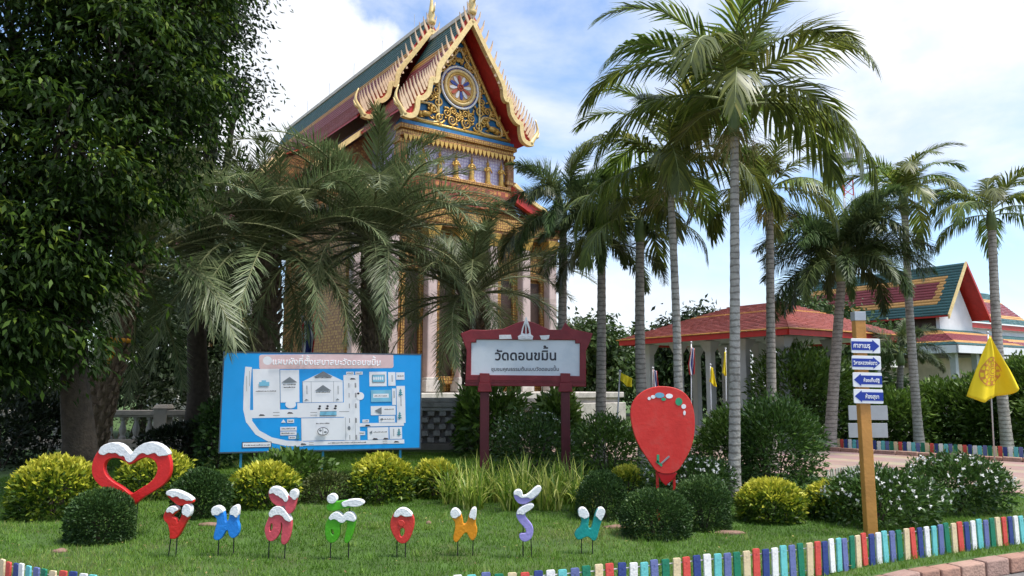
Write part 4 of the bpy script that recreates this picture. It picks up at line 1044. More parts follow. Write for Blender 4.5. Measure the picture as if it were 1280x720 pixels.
rrect(250, 72, 1048, 160, 14, 1); circ(297, 108, 26, 26, 0)
cur = [(190, 145), (180, 260), (176, 400), (190, 470), (235, 535), (310, 580), (400, 602), (495, 607)]
for i in range(len(cur) - 1):
    (xa, ya), (xb, yb) = cur[i], cur[i + 1]
    w = 19 if i < 3 else 16
    def nrm(k):
        p, q = cur[max(k - 1, 0)], cur[min(k + 1, len(cur) - 1)]; l = math.hypot(q[0] - p[0], q[1] - p[1]); return (-(q[1] - p[1]) / l * w, (q[0] - p[0]) / l * w)
    na, nb_ = nrm(i), nrm(i + 1)
    pp([(xa + na[0], ya + na[1]), (xb + nb_[0], yb + nb_[1]), (xb - nb_[0], yb - nb_[1]), (xa - na[0], ya - na[1])], 0)
for r_ in [(213, 158, 365, 402), (369, 165, 478, 360), (196, 402, 500, 450), (465, 365, 745, 452), (497, 235, 735, 362), (740, 200, 834, 592), (487, 456, 742, 590), (757, 180, 803, 198), (812, 180, 857, 198),
           (897, 182, 1003, 270), (1013, 185, 1058, 268), (1063, 187, 1115, 232), (1035, 285, 1059, 385), (1063, 270, 1116, 495), (902, 390, 1055, 445), (950, 450, 1050, 490), (820, 492, 1105, 512), (850, 470, 890, 488),
           (825, 540, 865, 563), (880, 518, 1008, 592), (1015, 518, 1092, 590), (485, 594, 1105, 618), (365, 505, 460, 528), (365, 532, 458, 555), (412, 560, 455, 578), (405, 460, 445, 482)]: prc(*r_)
pp([(497, 236), (740, 236), (620, 177)], 0); circ(427, 372, 31, 24, 0); circ(838, 328, 25, 24, 0); pp([(370, 480), (398, 480), (384, 460)], 0)
prc(148, 590, 314, 624, 5); prc(152, 594, 310, 620, 0); ptext(160, 611, 305, 5, 16)
prc(905, 293, 1031, 365, 4); prc(918, 316, 1014, 340, 0); ptext(925, 331, 1006)
prc(914, 200, 992, 246, 2); prc(917, 203, 989, 243, 4); [circ(925 + k * 13, 222, 5, 11, 0) for k in range(5)]
prc(597, 418, 695, 440, 4); prc(595, 416, 697, 418, 3); prc(595, 440, 697, 442, 3)
for tx in [[(375, 241), (467, 241), (423, 207)], [(562, 209), (676, 209), (620, 175)], [(568, 293), (666, 293), (617, 258)], [(925, 418), (968, 440), (968, 397)], [(955, 470), (972, 478), (972, 462)], [(890, 547), (908, 557), (908, 537)], [(505, 350), (532, 350), (518, 340)], [(690, 350), (714, 350), (702, 340)]]: pp(tx, 2)
for x_, y_ in ((1088, 310), (1080, 450), (1073, 550), (466, 562)):
    for k in range(3): pp([(x_ - 8 - 4 * k, y_ - 10 + 13 * k), (x_ + 8 + 4 * k, y_ - 10 + 13 * k), (x_, y_ - 24 + 13 * k)], 6)
    prc(x_ - 2, y_ + 16, x_ + 2, y_ + 22, 3)
for bx in ((248, 236, 266, 260), (262, 226, 288, 260), (284, 236, 306, 260)): prc(*bx, 4)
ptext(228, 293, 345); ptext(385, 256, 458); ptext(388, 272, 455); ptext(570, 217, 668); ptext(575, 303, 660); ptext(572, 491, 652); ptext(640, 608, 870, 3, 30); ptext(985, 413, 1045); ptext(970, 472, 1042); ptext(915, 548, 998); ptext(372, 518, 450); ptext(372, 545, 448); ptext(418, 571, 450); ptext(412, 474, 440); ptext(762, 191, 798); ptext(818, 191, 850); ptext(1070, 212, 1108); ptext(855, 480, 885); ptext(830, 553, 860)
for x_, ya, yb in ((522, 262, 315), (706, 265, 318), (1036, 205, 245), (1046, 300, 345), (1088, 340, 395), (1038, 530, 575)):
    for k in range(7): prc(x_ - 3.5, ya + (yb - ya) * k / 7, x_ + 3.5, ya + (yb - ya) * (k + .6) / 7, 2)
for x_ in (771, 813, 808):
    for y_ in (248, 308, 372, 460, 560): prc(x_ - 1.5, y_, x_ + 1.5, y_ + 28, 3)
for xa, xb, y_ in ((325, 362, 418), (325, 362, 436), (540, 578, 422), (540, 578, 438), (710, 770, 420), (528, 556, 601), (528, 556, 613), (970, 998, 601), (970, 998, 613)): prc(xa, y_ - 1.2, xb, y_ + 1.2, 3)
for xa, xb, ya, yb in ((546, 548, 237, 362), (678, 680, 237, 362), (745, 747, 455, 590), (804, 806, 455, 590), (177, 179, 200, 290), (194, 196, 170, 260), (365, 367, 160, 400), (1055, 1057, 445, 495), (205, 206, 160, 400), (497, 499, 236, 362), (485, 487, 456, 590)): prc(xa, ya, xb, yb, 2)
for x_, y_ in ((262, 432), (423, 422), (795, 223), (880, 505), (497, 608), (1055, 606), (925, 586), (990, 586)): pp([(x_ - 18, y_ + 5), (x_ + 18, y_ + 5), (x_ + 10, y_ - 3), (x_ - 10, y_ - 5)], 3)
for x_ in (592, 638, 686): circ(x_ + 4, 386, 7, 7, 3); circ(x_, 400, 9, 6, 3)
circ(612, 535, 33, 24, 3); circ(612, 535, 29, 20, 0); prc(610, 514, 613, 556, 3); circ(597, 530, 8, 7, 2); circ(626, 540, 9, 6, 2); circ(767, 519, 9, 13, 2); circ(826, 312, 8, 6, 3)
pm.build('map_print', [M_pw, M_pp, M_pg, M_pk, M_pl, M_pk, M_pt], mb)
x_, z_ = uv(645, 138)
link('lettering', text_mesh('แผนผังที่ตั้งเสนาสนะวัดดอนขมิ้น', 640 / 1165 * W, M_pw, .03), mb, loc=(x_, -.0165 - (LAY[0] + 40) * .00012, z_))

# ------------------------------------------------------------------ maroon temple sign
Y = 14.5; S = 6.856
ms = thing('temple_sign', 'maroon framed white temple name sign on two maroon legs', 'sign', (at(660, 480, Y).x, Y, 0)); x0 = ms.location.x
def rl(cx, cy): p = at(570 + cx / S, 395 + cy / S, Y); return (p.x - x0, p.z)
M_mar = mat('maroon_paint', (0.20, 0.016, 0.022), .45, .14, 7, bump=.2, bscale=30, dirt=(.30, .05, .05), dscale=5, damt=.5)
M_mar2 = mat('dark_maroon_paint', (0.10, 0.014, 0.018), .5, .15, 7)
outer = [rl(*p) for p in [(40, 150), (130, 118), (250, 122), (400, 112), (520, 60), (600, 40), (680, 62), (800, 118), (900, 120), (935, 55), (985, 110), (1168, 150), (1150, 215), (1112, 300), (1114, 606), (78, 600), (92, 300), (62, 215)]]
inner = [rl(*p) for p in [(132, 228), (175, 228), (175, 202), (1020, 208), (1020, 236), (1060, 236), (1058, 514), (130, 504)]]
link('frame', plate_mesh('frame', [outer, inner], .12, .012, M_mar), ms)
b = MB(); P = [rl(*p) for p in [(120, 192), (1075, 192), (1075, 525), (120, 515)]]; b.prism_y(P, -.02, .03); b.build('panel', mat('sign_white', (.70, .74, .77), .45, .07, 2.2, dirt=(.52, .60, .66), dscale=3, damt=.6), ms)
for ya, yb in ((540, 552), (560, 566)):
    b = MB(); P = [rl(90, yb), rl(1105, yb + 4), rl(1105, ya + 4), rl(90, ya)]; b.prism_y(P, -.075, -.058); b.build('moulding', M_mar, ms)
for cx in (246, 935):
    b = MB(); b.prism_y([rl(cx - 42, 570), rl(cx + 42, 570), rl(cx + 42, 492), rl(cx - 42, 490)], -.10, .05)
    b.prism_y([rl(cx - 60, 650), rl(cx + 62, 650), rl(cx + 48, 571), rl(cx - 48, 571)], -.12, .06); b.build('bracket', M_mar, ms, bevel=.008)
    xa = rl(cx - 38, 650)[0]; xb = rl(cx + 38, 650)[0]; zz = rl(cx, 651)[1]
    b = MB(); b.box(((xa + xb) / 2, -.02, zz / 2 - .03), (xb - xa, .13, zz + .06)); b.build('leg', M_mar2, ms, bevel=.01)
# white ornaments on the frame
orn = [[rl(*p) for p in [(535, 205), (530, 175), (555, 160), (565, 110), (582, 60), (597, 10), (603, 10), (620, 60), (635, 110), (640, 160), (662, 175), (655, 205)]], [rl(*p) for p in [(570, 150), (578, 105), (598, 55), (618, 105), (628, 150), (600, 160)]]]
link('emblem', plate_mesh('emblem', orn, .03, .004, M_snow), ms, loc=(0, -.07, 0))
b = MB(); b.tube([(*rl(598, 60)[:1], -.075, rl(598, 60)[1]), (rl(599, 190)[0], -.075, rl(599, 190)[1])], .012, 6)
for cy in (172, 186): a, c = rl(555, cy), rl(640, cy); b.tube([(a[0], -.08, a[1]), ((a[0] + c[0]) / 2, -.085, a[1] - .02), (c[0], -.08, c[1])], .010, 6)
b.build('emblem_relief', M_snow, ms)
for P in ([(370, 200), (372, 165), (470, 163), (480, 198)], [(730, 205), (715, 170), (800, 165), (795, 195), (770, 207)]):
    link('ornament', plate_mesh('ornament', [[rl(*p) for p in P]], .02, .003, M_snow), ms, loc=(0, -.07, 0))
xa, za = rl(596, 378); link('lettering', text_mesh('วัดดอนขมิ้น', (857 - 335) / S * Y / FPX, M_pk, .022), ms, loc=(xa, -.024, za))
xa, za = rl(592, 470); link('lettering', text_mesh('ชุมชนคุณธรรมต้นแบบวัดดอนขมิ้น', (880 - 305) / S * Y / FPX, mat('print_dark_grey', (.12, .12, .13), .5), .02), ms, loc=(xa, -.024, za))

# ------------------------------------------------------------------ wooden signpost with four arrow boards
gp = G(1090, 672); Y = gp.y; S = 5.5385
sp_ = thing('signpost', 'wooden post carrying four blue and white arrow boards', 'sign', (gp.x, gp.y, 0)); x0 = gp.x
M_wood = mat('varnished_wood', (0.50, 0.235, 0.055), .5, .2, 3, bump=.25, bscale=20, dirt=(.34, .15, .04), dscale=6, damt=.6)
def rs(cx, cy): p = at(1040 + cx / S, 390 + cy / S, Y); return (p.x - x0, p.z)
ptz = rs(190, 42)[1]; topx = rs(193, 80)[0]
b = MB(); b.box((0, .02, ptz / 2 - .1), (.115, .10, ptz + .2)); po = b.build('post', M_wood, sp_, bevel=.006)
b = MB(); b.box((0, .02, ptz + .02), (.125, .11, .10)); b.build('cap', mat('grey_tin', (.42, .44, .46), .4, .1, metal=.4), sp_, bevel=.004)
M_sb = mat('arrow_blue', (0.012, 0.04, 0.30), .4, .08); M_sw = mat('arrow_board_white', (.78, .79, .80), .4, .05, dirt=(.6, .6, .6), dscale=6, damt=.4)
for (xa, ya, xb, yb, dr_, txt, ta, tb) in [(120, 186, 318, 286, 1, 'ศาลาเมรุ', 133, 248), (125, 305, 323, 400, 1, 'วิหารหลวงพ่อขาว', 134, 296), (132, 421, 330, 520, -1, 'ห้องเก็บอัฐิ', 203, 312), (138, 536, 338, 632, -1, 'ห้องสุขา', 216, 308)]:
    cx, cy = (xa + xb) / 2, (ya + yb) / 2; c = rs(cx, cy); w = (xb - xa) / S * Y / FPX; h = (yb - ya) / S * Y / FPX; rr = .012
    P = []
    for sx, sy, a0 in ((1, -1, -90), (1, 1, 0), (-1, 1, 90), (-1, -1, 180)):
        for k in range(4): a = R(a0 + 30 * k); P.append((sx * (w / 2 - rr) + rr * math.cos(a), sy * (h / 2 - rr) + rr * math.sin(a)))
    bo = link('arrow_board', plate_mesh('arrow_board', [P], .014, .002, M_sw), sp_, loc=(c[0], -.045, c[1]), rot=(0, R(1.2), 0))
    e = w / 2; hh = h * .30; hw = h * .42
    AR = [(-e + .001, -hh), (e * .46, -hh), (e * .46, -hw), (e * .94, 0), (e * .46, hw), (e * .46, hh), (-e + .001, hh)]
    if dr_ < 0: AR = [(-x, y) for x, y in AR][::-1]
    m_ = MB(); m_.prism_y(AR, -.0095, -.007); m_.build('arrow', M_sb, bo)
    link('lettering', text_mesh(txt, (tb - ta) / S * Y / FPX, M_sw, .028), bo, loc=(((ta + tb) / 2 - cx) / S * Y / FPX, -.011, -.022)).scale = (1, 1, 1.5 if len(txt) > 12 else 1.25)

# ------------------------------------------------------------------ flags
M_pole = mat('flag_pole', (.45, .46, .47), .4, .1, metal=.3)
def flag(label, Y, org, s, left, right, bottom, pole, m, fold, stripes=None, emblem=False, group=None, nu=18, nv=22):
    cv = lambda p: (org[0] + p[0] / s, org[1] + p[1] / s)
    W3 = lambda p: at(*cv(p), Y)
    pt, pb_ = W3(pole[0]), W3(pole[1]); pb_.z = -.03
    t = thing('flag', label, 'flag', (pb_.x, Y, 0), 0, group); o0 = Vector((pb_.x, Y, 0))
    b = MB(); b.tube([pb_ - o0, pt - o0], .016 * Y / 17, 8); b.ellipsoid(pt - o0, (.03, .03, .03)); b.build('pole', M_pole, t, smooth=True)
    def pl_(pts, f):
        f = f * (len(pts) - 1); i = min(int(f), len(pts) - 2); q = f - i
        return (pts[i][0] * (1 - q) + pts[i + 1][0] * q, pts[i][1] * (1 - q) + pts[i + 1][1] * q)
    def Sf(u, v):
        l = pl_(left, v); r = pl_(right, v); x = l[0] * (1 - u) + r[0] * u; y = l[1] * (1 - u) + r[1] * u
        e = pl_(bottom, u); base = (left[-1][0] * (1 - u) + right[-1][0] * u, left[-1][1] * (1 - u) + right[-1][1] * u)
        k = v ** 3; x += (e[0] - base[0]) * k; y += (e[1] - base[1]) * k
        p = W3((x, y)) - o0
        p.y += fold * v * (math.sin(u * 9 + v * 2) * .6 + math.sin(u * 17 + 1 + v) * .25) - .03
        return p
    V = [tuple(Sf(i / nu, j / nv)) for j in range(nv + 1) for i in range(nu + 1)]
    F = [(j * (nu + 1) + i, j * (nu + 1) + i + 1, (j + 1) * (nu + 1) + i + 1, (j + 1) * (nu + 1) + i) for j in range(nv) for i in range(nu)]
    me = np_mesh('cloth', V, F, m if isinstance(m, list) else [m]); me.polygons.foreach_set('use_smooth', [True] * len(F))
    if stripes: me.polygons.foreach_set('material_index', [stripes[min(int(i / nu * len(stripes)), len(stripes) - 1)] for j in range(nv) for i in range(nu)])
    me.update(); cl_ = link('cloth', me, t)
    sl_ = cl_.modifiers.new('thickness', 'SOLIDIFY'); sl_.thickness = .004
    if emblem:
        eb = MB(); cu, cv_ = .46, .61
        def ring(r0_, r1_, mi, k0=0, k1=40, n=40):
            for k in range(k0, k1):
                P = []
                for rr, kk in ((r0_, k), (r1_, k), (r1_, k + 1), (r0_, k + 1)):
                    a = 2 * PI * kk / n; p = Sf(cu + rr * math.cos(a) * 1.25, cv_ + rr * math.sin(a) * .72); p.y -= .012; P.append(tuple(p))
                eb.quad(*P, mi)
        for r_ in ((.045, .06), (.09, .105), (.20, .215), (.275, .295), (.13, .14)): ring(*r_, 0)
        for k in range(12): ring(.215, .275, 0, k * 5, k * 5 + 2, 60)
        for k in range(12): ring(.105, .20, 0, k * 5 + 2, k * 5 + 3, 60)
        eb.build('wheel_print', mat('flag_print', (.60, .26, .05), .8, .1), cl_)
    return t
M_fy = mat('yellow_cloth', (.80, .62, .015), .75, .06, 3)
flag('large yellow flag with orange wheel emblem on a pole by the far fence', 16.6, (1190, 400), 6.0,
     [(272, 125), (232, 240), (180, 420), (138, 572)], [(286, 128), (348, 248), (412, 375), (468, 510)], [(138, 572), (205, 622), (265, 592), (330, 576), (430, 562), (468, 515)],
     [(268, 95), (318, 1040)], M_fy, .22, emblem=True)
M_tr, M_tw, M_tb = mat('flag_red', (.55, .02, .03), .75, .08), mat('flag_white', (.75, .75, .75), .75, .05), mat('flag_blue', (.02, .03, .16), .75, .08)
FG = 'small flags by the pavilion'
flag('small yellow flag between the temple sign and the balloon board', 16.0, (0, 0), 1, [(776, 466), (775, 475)], [(790, 473), (789, 484)], [(775, 475), (783, 483), (789, 484)], [(775, 464), (768, 560)], M_fy, .08, group=FG)
flag('red white and blue striped flag hanging in front of the pavilion columns', 18.5, (0, 0), 1, [(864, 434), (860, 456), (862, 468)], [(868, 436), (868, 455), (867, 468)], [(862, 468), (865, 470), (867, 468)], [(864, 428), (864, 560)], [M_tr, M_tw, M_tb], .08, [0, 1, 2, 2, 1, 0], group=FG)
flag('red white and blue striped flag behind the top of the balloon board', 18.5, (0, 0), 1, [(816, 462), (817, 484)], [(821, 464), (823, 486)], [(817, 484), (820, 487), (823, 486)], [(816, 460), (818, 560)], [M_tr, M_tw, M_tb], .06, [0, 1, 2, 2, 1, 0], group=FG)
flag('small limp yellow flag in front of the pavilion between two columns', 18.5, (0, 0), 1, [(888, 459), (887, 477)], [(891, 460), (895, 484)], [(887, 477), (891, 482), (895, 484)], [(888, 456), (889, 560)], M_fy, .06, group=FG)
flag('narrow limp yellow flag beside the tallest palm trunk', 18.5, (0, 0), 1, [(905, 440), (903, 466)], [(907, 440), (907, 470)], [(903, 466), (905, 470), (907, 470)], [(907, 436), (908, 560)], M_fy, .05, group=FG)
flag('red white and blue flag hanging by the temple wall above the map board', 18.0, (0, 0), 1, [(378, 402), (378, 425), (376, 446)], [(392, 400), (395, 420), (392, 446)], [(376, 446), (385, 449), (392, 446)], [(378, 396), (380, 560)], [M_tr, M_tw, M_tb], .12, [0, 1, 2, 2, 1, 0])

# grey blank panels behind the signpost
Y = 13.6
pg_ = thing('blank_sign', 'two grey blank panels on a thin post behind the wooden signpost', 'sign', (at(1084, 560, Y).x, Y, 0)); x0 = pg_.location.x
for ya, yb in ((507, 525), (529, 547)):
    a, c = at(1060, ya, Y), at(1110, yb, Y); b = MB(); b.box(((a.x + c.x) / 2 - x0, 0, (a.z + c.z) / 2), (c.x - a.x, .02, a.z - c.z)); b.build('panel', mat('grey_panel', (.36, .37, .39), .5, .08), pg_, bevel=.004)
b = MB(); b.tube([(0, .04, -.03), (0, .04, at(1084, 505, Y).z)], .02, 8); b.build('post', M_pole, pg_)

# ================================================================== STONE BALUSTRADE
M_shadestone = mat('shade_toned_stone', (.27, .235, .19), .9, .2, 5, bump=.5, bscale=25, dirt=(.12, .11, .09), dscale=2.5, damt=.8)  # stone colour darkened to stand for the big tree's shade
M_palestone = mat('pale_stone', (.50, .46, .41), .85, .15, 4, bump=.4, bscale=25, dirt=(.2, .18, .15), dscale=3, damt=.7)
Yb = 20.0
xa, xb = at(-30, 500, Yb).x, at(470, 500, Yb).x
bl = thing('balustrade', 'weathered, shade-darkened stone balustrade with vase shaped balusters behind the heart', 'balustrade', (xa, Yb, 0))
Wb = xb - xa
b = MB(); b.box((Wb / 2, 0, .09), (Wb, .42, .22)); b.box((Wb / 2, 0, .225), (Wb, .34, .05)); b.build('base', M_shadestone, bl, bevel=.01)
b = MB(); b.box((Wb / 2, 0, .93), (Wb, .36, .13)); b.box((Wb / 2, 0, .842), (Wb, .28, .045)); b.build('top_rail', M_shadestone, bl, bevel=.012)
prof = [(.085, 0), (.085, .06), (.06, .08), (.055, .11), (.085, .2), (.09, .26), (.06, .38), (.045, .46), (.05, .49), (.08, .51), (.08, .57)]
q = MB(); q.lathe(prof, seg=8); bal = q.mesh('baluster', mat('baluster_stone', (.34, .31, .27), .85, .15, 4, bump=.4, bscale=25, dirt=(.1, .09, .07), dscale=3, damt=.7), False)
k = 0; x = .3
while x < Wb - .2:
    if k % 9 == 4:
        p = MB(); p.box((0, 0, .52), (.34, .38, 1.04)); p.frustum((0, 0, 1.04), (.42, .44), (.3, .32), .10); p.build('pillar', M_shadestone, bl, bevel=.012, loc=(x, 0, 0)); x += .12
    else: link('baluster', bal, bl, loc=(x, 0, .25), rot=(0, 0, PI / 8))
    x += .345; k += 1
xa2, xb2 = at(470, 500, Yb).x + .15, at(700, 500, Yb).x
b2 = thing('pierced_wall', 'pale stone parapet pierced with square blocks under the temple columns', 'parapet', (xa2, Yb, 0)); W2 = xb2 - xa2
b = MB(); b.box((W2 / 2, 0, .07), (W2, .4, .18)); b.build('base', M_shadestone, b2, bevel=.01)
b = MB(); b.box((W2 / 2, 0, 1.03), (W2, .36, .10)); b.box((W2 / 2, 0, 1.14), (W2 + .02, .46, .12)); b.box((W2 / 2, 0, 1.26), (W2, .34, .11)); b.build('top_rail', M_palestone, b2, bevel=.015)
q = MB(); q.box((0, 0, 0), (.17, .26, .12)); blk = q.mesh('block', M_palestone)
for r_ in range(5):
    x = .1 + (r_ % 2) * .15
    while x < W2: link('block', blk, b2, loc=(x, random.uniform(-.01, .01), .24 + r_ * .17)); x += .30
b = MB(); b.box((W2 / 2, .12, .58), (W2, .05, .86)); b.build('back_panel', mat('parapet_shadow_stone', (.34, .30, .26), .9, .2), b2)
# white fancy railing behind
Yw = 24.0; M_wr = mat('white_railing', (.62, .62, .58), .6, .1)
xa3, xb3 = at(190, 500, Yw).x, at(262, 500, Yw).x
wr = thing('white_railing', 'white ornamental railing with round finial behind the stone balustrade', 'railing', (xa3, Yw, 0)); W3_ = xb3 - xa3; zr = at(200, 509, Yw).z
b = MB(); b.box((W3_ / 2, 0, zr), (W3_, .12, .10)); b.build('rail', M_wr, wr)
b = MB(); b.lathe([(.09, 0), (.09, zr), (.05, zr + .08), (.1, zr + .18), (.05, zr + .28), (.02, zr + .4)], (W3_ * .45, 0, 0)); b.build('finial_post', M_wr, wr, smooth=True)
q = MB(); q.box((0, 0, zr / 2), (.07, .07, zr)); bm_ = q.mesh('bar', M_wr)
for k in range(int(W3_ / .22)): link('bar', bm_, wr, loc=(.1 + k * .22, 0, 0))

# ================================================================== ROOFS
def tile_mat(name, c): return mat(name, c, .42, .16, 1.5, bump=.25, bscale=12, spec=.5, dirt=tuple(np.array(c) * .55), dscale=3, damt=.6)
T_red = tile_mat('tile_red', (.26, .055, .045)); T_green = tile_mat('tile_green', (.045, .115, .105)); T_gold = tile_mat('tile_orange', (.58, .27, .06)); T_mar = tile_mat('tile_maroon', (.31, .06, .062))
def roof(name, parent, e0, e1, course, tilew, zone, mats, lift=.035):
    """tiled slope: e0 upper edge polyline (two ends), profile steps down to e1; every tile is a small lapped slab"""
    A0, A1 = Vector(e0[0]), Vector(e0[1]); B0, B1 = Vector(e1[0]), Vector(e1[1])
    L0 = ((A1 - A0).length + (B1 - B0).length) / 2; H0 = ((B0 - A0).length + (B1 - A1).length) / 2
    nr = max(int(H0 / course), 2); nc = max(int(L0 / tilew), 2)
    nrm_ = (A1 - A0).cross(B0 - A0).normalized()
    if nrm_.z < 0: nrm_ = -nrm_
    V = []; F = []; mi = []
    def P(u, v): return A0.lerp(A1, u).lerp(B0.lerp(B1, u), v)
    for r in range(nr):
        for c in range(nc):
            off = (r % 2) * .5
            u0 = min(max((c + off) / nc, 0), 1); u1 = min(max((c + off + .97) / nc, 0), 1)
            if c == 0 and off: u0 = 0
            if u1 - u0 < 1e-4: continue
            v0, v1 = r / nr, min((r + 1.12) / nr, 1.0)
            j = random.uniform(.85, 1.2); o = len(V)
            V += [P(u0, v0), P(u1, v0), P(u1, v1) + nrm_ * lift * j, P(u0, v1) + nrm_ * lift * j, P(u1, v1), P(u0, v1)]
            F += [(o, o + 1, o + 2, o + 3), (o + 3, o + 2, o + 4, o + 5)]; z = zone((u0 + u1) / 2, (r + .5) / nr); mi += [z, z]
    me = np_mesh(name, [tuple(v) for v in V], F, mats); me.polygons.foreach_set('material_index', mi); me.update()
    ob = link(name, me, parent); ob['kind'] = 'stuff'; return ob

# ================================================================== THE TEMPLE
TH = R(36)
O = at(590, 5, 30.0)
te = thing('temple', 'tall ornate temple with red and green tiled gables and golden pediment', 'temple', (O.x, O.y, 0), TH)
M_gold = mat('gold_paint', (.62, .38, .09), .38, .22, 9, metal=.45, spec=.5, bump=.3, bscale=20, dirt=(.30, .15, .04), dscale=6, damt=.6)
M_goldl = mat('gold_light', (.74, .55, .24), .42, .15, 7, metal=.25, dirt=(.5, .3, .1), dscale=6, damt=.5)
M_redp = mat('red_lacquer', (.44, .03, .022), .45, .14, 5, dirt=(.22, .02, .02), dscale=2, damt=.5)
M_bluep = mat('pediment_blue', (.03, .17, .36), .5, .15, 6)
M_cream = mat('cream_plaster', (.62, .55, .46), .8, .1, 3, dirt=(.4, .34, .28), dscale=2, damt=.5)
M_pink = mat('pink_marble', (.52, .40, .36), .5, .12, 2, dirt=(.36, .27, .24), dscale=5, damt=.6)
M_dark = mat('dark_wood', (.06, .035, .025), .5, .2)
M_spike = mat('spike_cream', (.66, .47, .30), .5, .12)
def mosaic(name, c1, c2, sc):
    m = bpy.data.materials.new(name); m.use_nodes = True; t = m.node_tree; p = t.nodes['Principled BSDF']; co = t.nodes.new('ShaderNodeTexCoord')
    ck = t.nodes.new('ShaderNodeTexVoronoi'); ck.inputs['Scale'].default_value = sc; ck.distance = 'CHEBYCHEV'; ck.inputs['Randomness'].default_value = .25
    t.links.new(co.outputs['Object'], ck.inputs['Vector']); rp = t.nodes.new('ShaderNodeValToRGB')
    rp.color_ramp.elements[0].position = .25; rp.color_ramp.elements[0].color = (*c1, 1); rp.color_ramp.elements[1].position = .45; rp.color_ramp.elements[1].color = (*c2, 1)
    t.links.new(ck.outputs['Distance'], rp.inputs['Fac']); t.links.new(rp.outputs['Color'], p.inputs['Base Color'])
    bp = t.nodes.new('ShaderNodeBump'); bp.inputs['Strength'].default_value = .5; bp.inputs['Distance'].default_value = .03
    t.links.new(ck.outputs['Distance'], bp.inputs['Height']); t.links.new(bp.outputs['Normal'], p.inputs['Normal']); p.inputs['Roughness'].default_value = .45
    return m
M_lilac = mosaic('lilac_mosaic', (.66, .64, .74), (.42, .36, .56), 7.5)
M_gmos = mosaic('gold_mosaic', (.55, .32, .08), (.22, .09, .03), 9)
M_gmos.node_tree.nodes['Principled BSDF'].inputs['Metallic'].default_value = .35
ROOFM = [T_mar, T_gold, T_green]
def zone_t(u, v, top=.34, band=.06, side=.0):
    return 2 if v < top else (1 if v < top + band else 0)
# --- roof slopes (x across the front, y back along the ridge)
def gable_roof(y0, y1, prof, zf):
    for s in (-1, 1):
        for i in range(len(prof) - 1):
            (xa, za), (xb, zb_) = prof[i], prof[i + 1]
            roof('roof_tiles', te, ((s * xa, y0, za), (s * xa, y1, za)), ((s * xb, y0, zb_), (s * xb, y1, zb_)), .24, .26, zf[i], ROOFM)
            m = MB(); d = Vector((0, 0, -.10))
            V = [Vector((s * xa, y0, za)) + d, Vector((s * xa, y1, za)) + d, Vector((s * xb, y1, zb_)) + d, Vector((s * xb, y0, zb_)) + d]
            V += [v + Vector((0, 0, .085)) for v in V]
            m.add(V, [(0, 1, 2, 3), (7, 6, 5, 4), (0, 4, 5, 1), (1, 5, 6, 2), (2, 6, 7, 3), (3, 7, 4, 0)]); m.build('soffit', M_redp, te)
PF = [(0.0, 17.15), (1.55, 14.35), (3.25, 12.25)]
PB = [(0.0, 18.15), (1.65, 15.15), (3.45, 12.95)]
gable_roof(.12, 3.5, PF, [lambda u, v: zone_t(u, v, .50, .13), lambda u, v: 0])
gable_roof(3.52, 22.0, PB, [lambda u, v: zone_t(u, v, .50, .13), lambda u, v: 0])
for y0, y1, z in ((.12, 3.5, 17.15), (3.4, 22.0, 18.15)):
    m = MB(); m.box((0, (y0 + y1) / 2, z + .06), (.22, y1 - y0, .18)); m.build('ridge', M_cream, te)
for k in range(5):      # thin lightning rods on the ridge
    m = MB(); m.tube([(0, 5 + k * 3.4, 18.2), (0, 5 + k * 3.4, 19.1)], .012, 5); m.build('lightning_rod', M_pole, te)
def ribbon(mb, pts, w, y0, y1):
    L_ = []; R_ = []
    for i, p in enumerate(pts):
        a = Vector(pts[max(i - 1, 0)]); c = Vector(pts[min(i + 1, len(pts) - 1)]); t = (c - a); t.normalize(); n_ = Vector((-t.y, t.x)) * w
        L_.append((p[0] + n_.x, p[1] + n_.y)); R_.append((p[0] - n_.x, p[1] - n_.y))
    n_ = len(pts); V = []
    for i in range(n_): V += [(L_[i][0], y0, L_[i][1]), (R_[i][0], y0, R_[i][1]), (R_[i][0], y1, R_[i][1]), (L_[i][0], y1, L_[i][1])]
    F = [(0, 3, 2, 1), (4 * n_ - 4, 4 * n_ - 3, 4 * n_ - 2, 4 * n_ - 1)]
    for i in range(n_ - 1):
        for k in range(4): F.append((4 * i + k, 4 * i + (k + 1) % 4, 4 * i + 4 + (k + 1) % 4, 4 * i + 4 + k))
    mb.add(V, F)
BARGE = [(0.0, 16.72), (.54, 15.88), (.96, 15.24), (1.38, 14.62), (1.60, 14.18), (1.64, 13.84), (1.74, 13.66), (1.88, 13.72), (1.96, 13.52), (2.04, 13.12), (2.28, 12.84), (2.50, 12.76), (2.54, 12.40), (2.64, 12.10), (2.90, 11.98), (3.16, 12.02)]
BASE = [(.06, 17.16), (1.5, 14.55), (2.3, 13.5), (3.2, 12.42)]
def smooth2(p, n=4): return [(v.x, v.y) for v in catmull([(a, c, 0) for a, c in p], n)]
spk = MB(); spk.prism_y([(-.05, -.16), (.055, -.16), (.07, .10), (.03, .24), (-.05, .40), (-.02, .22), (-.05, .10)], -.03, .03)
SPK = spk.mesh('roof_spike', M_spike)
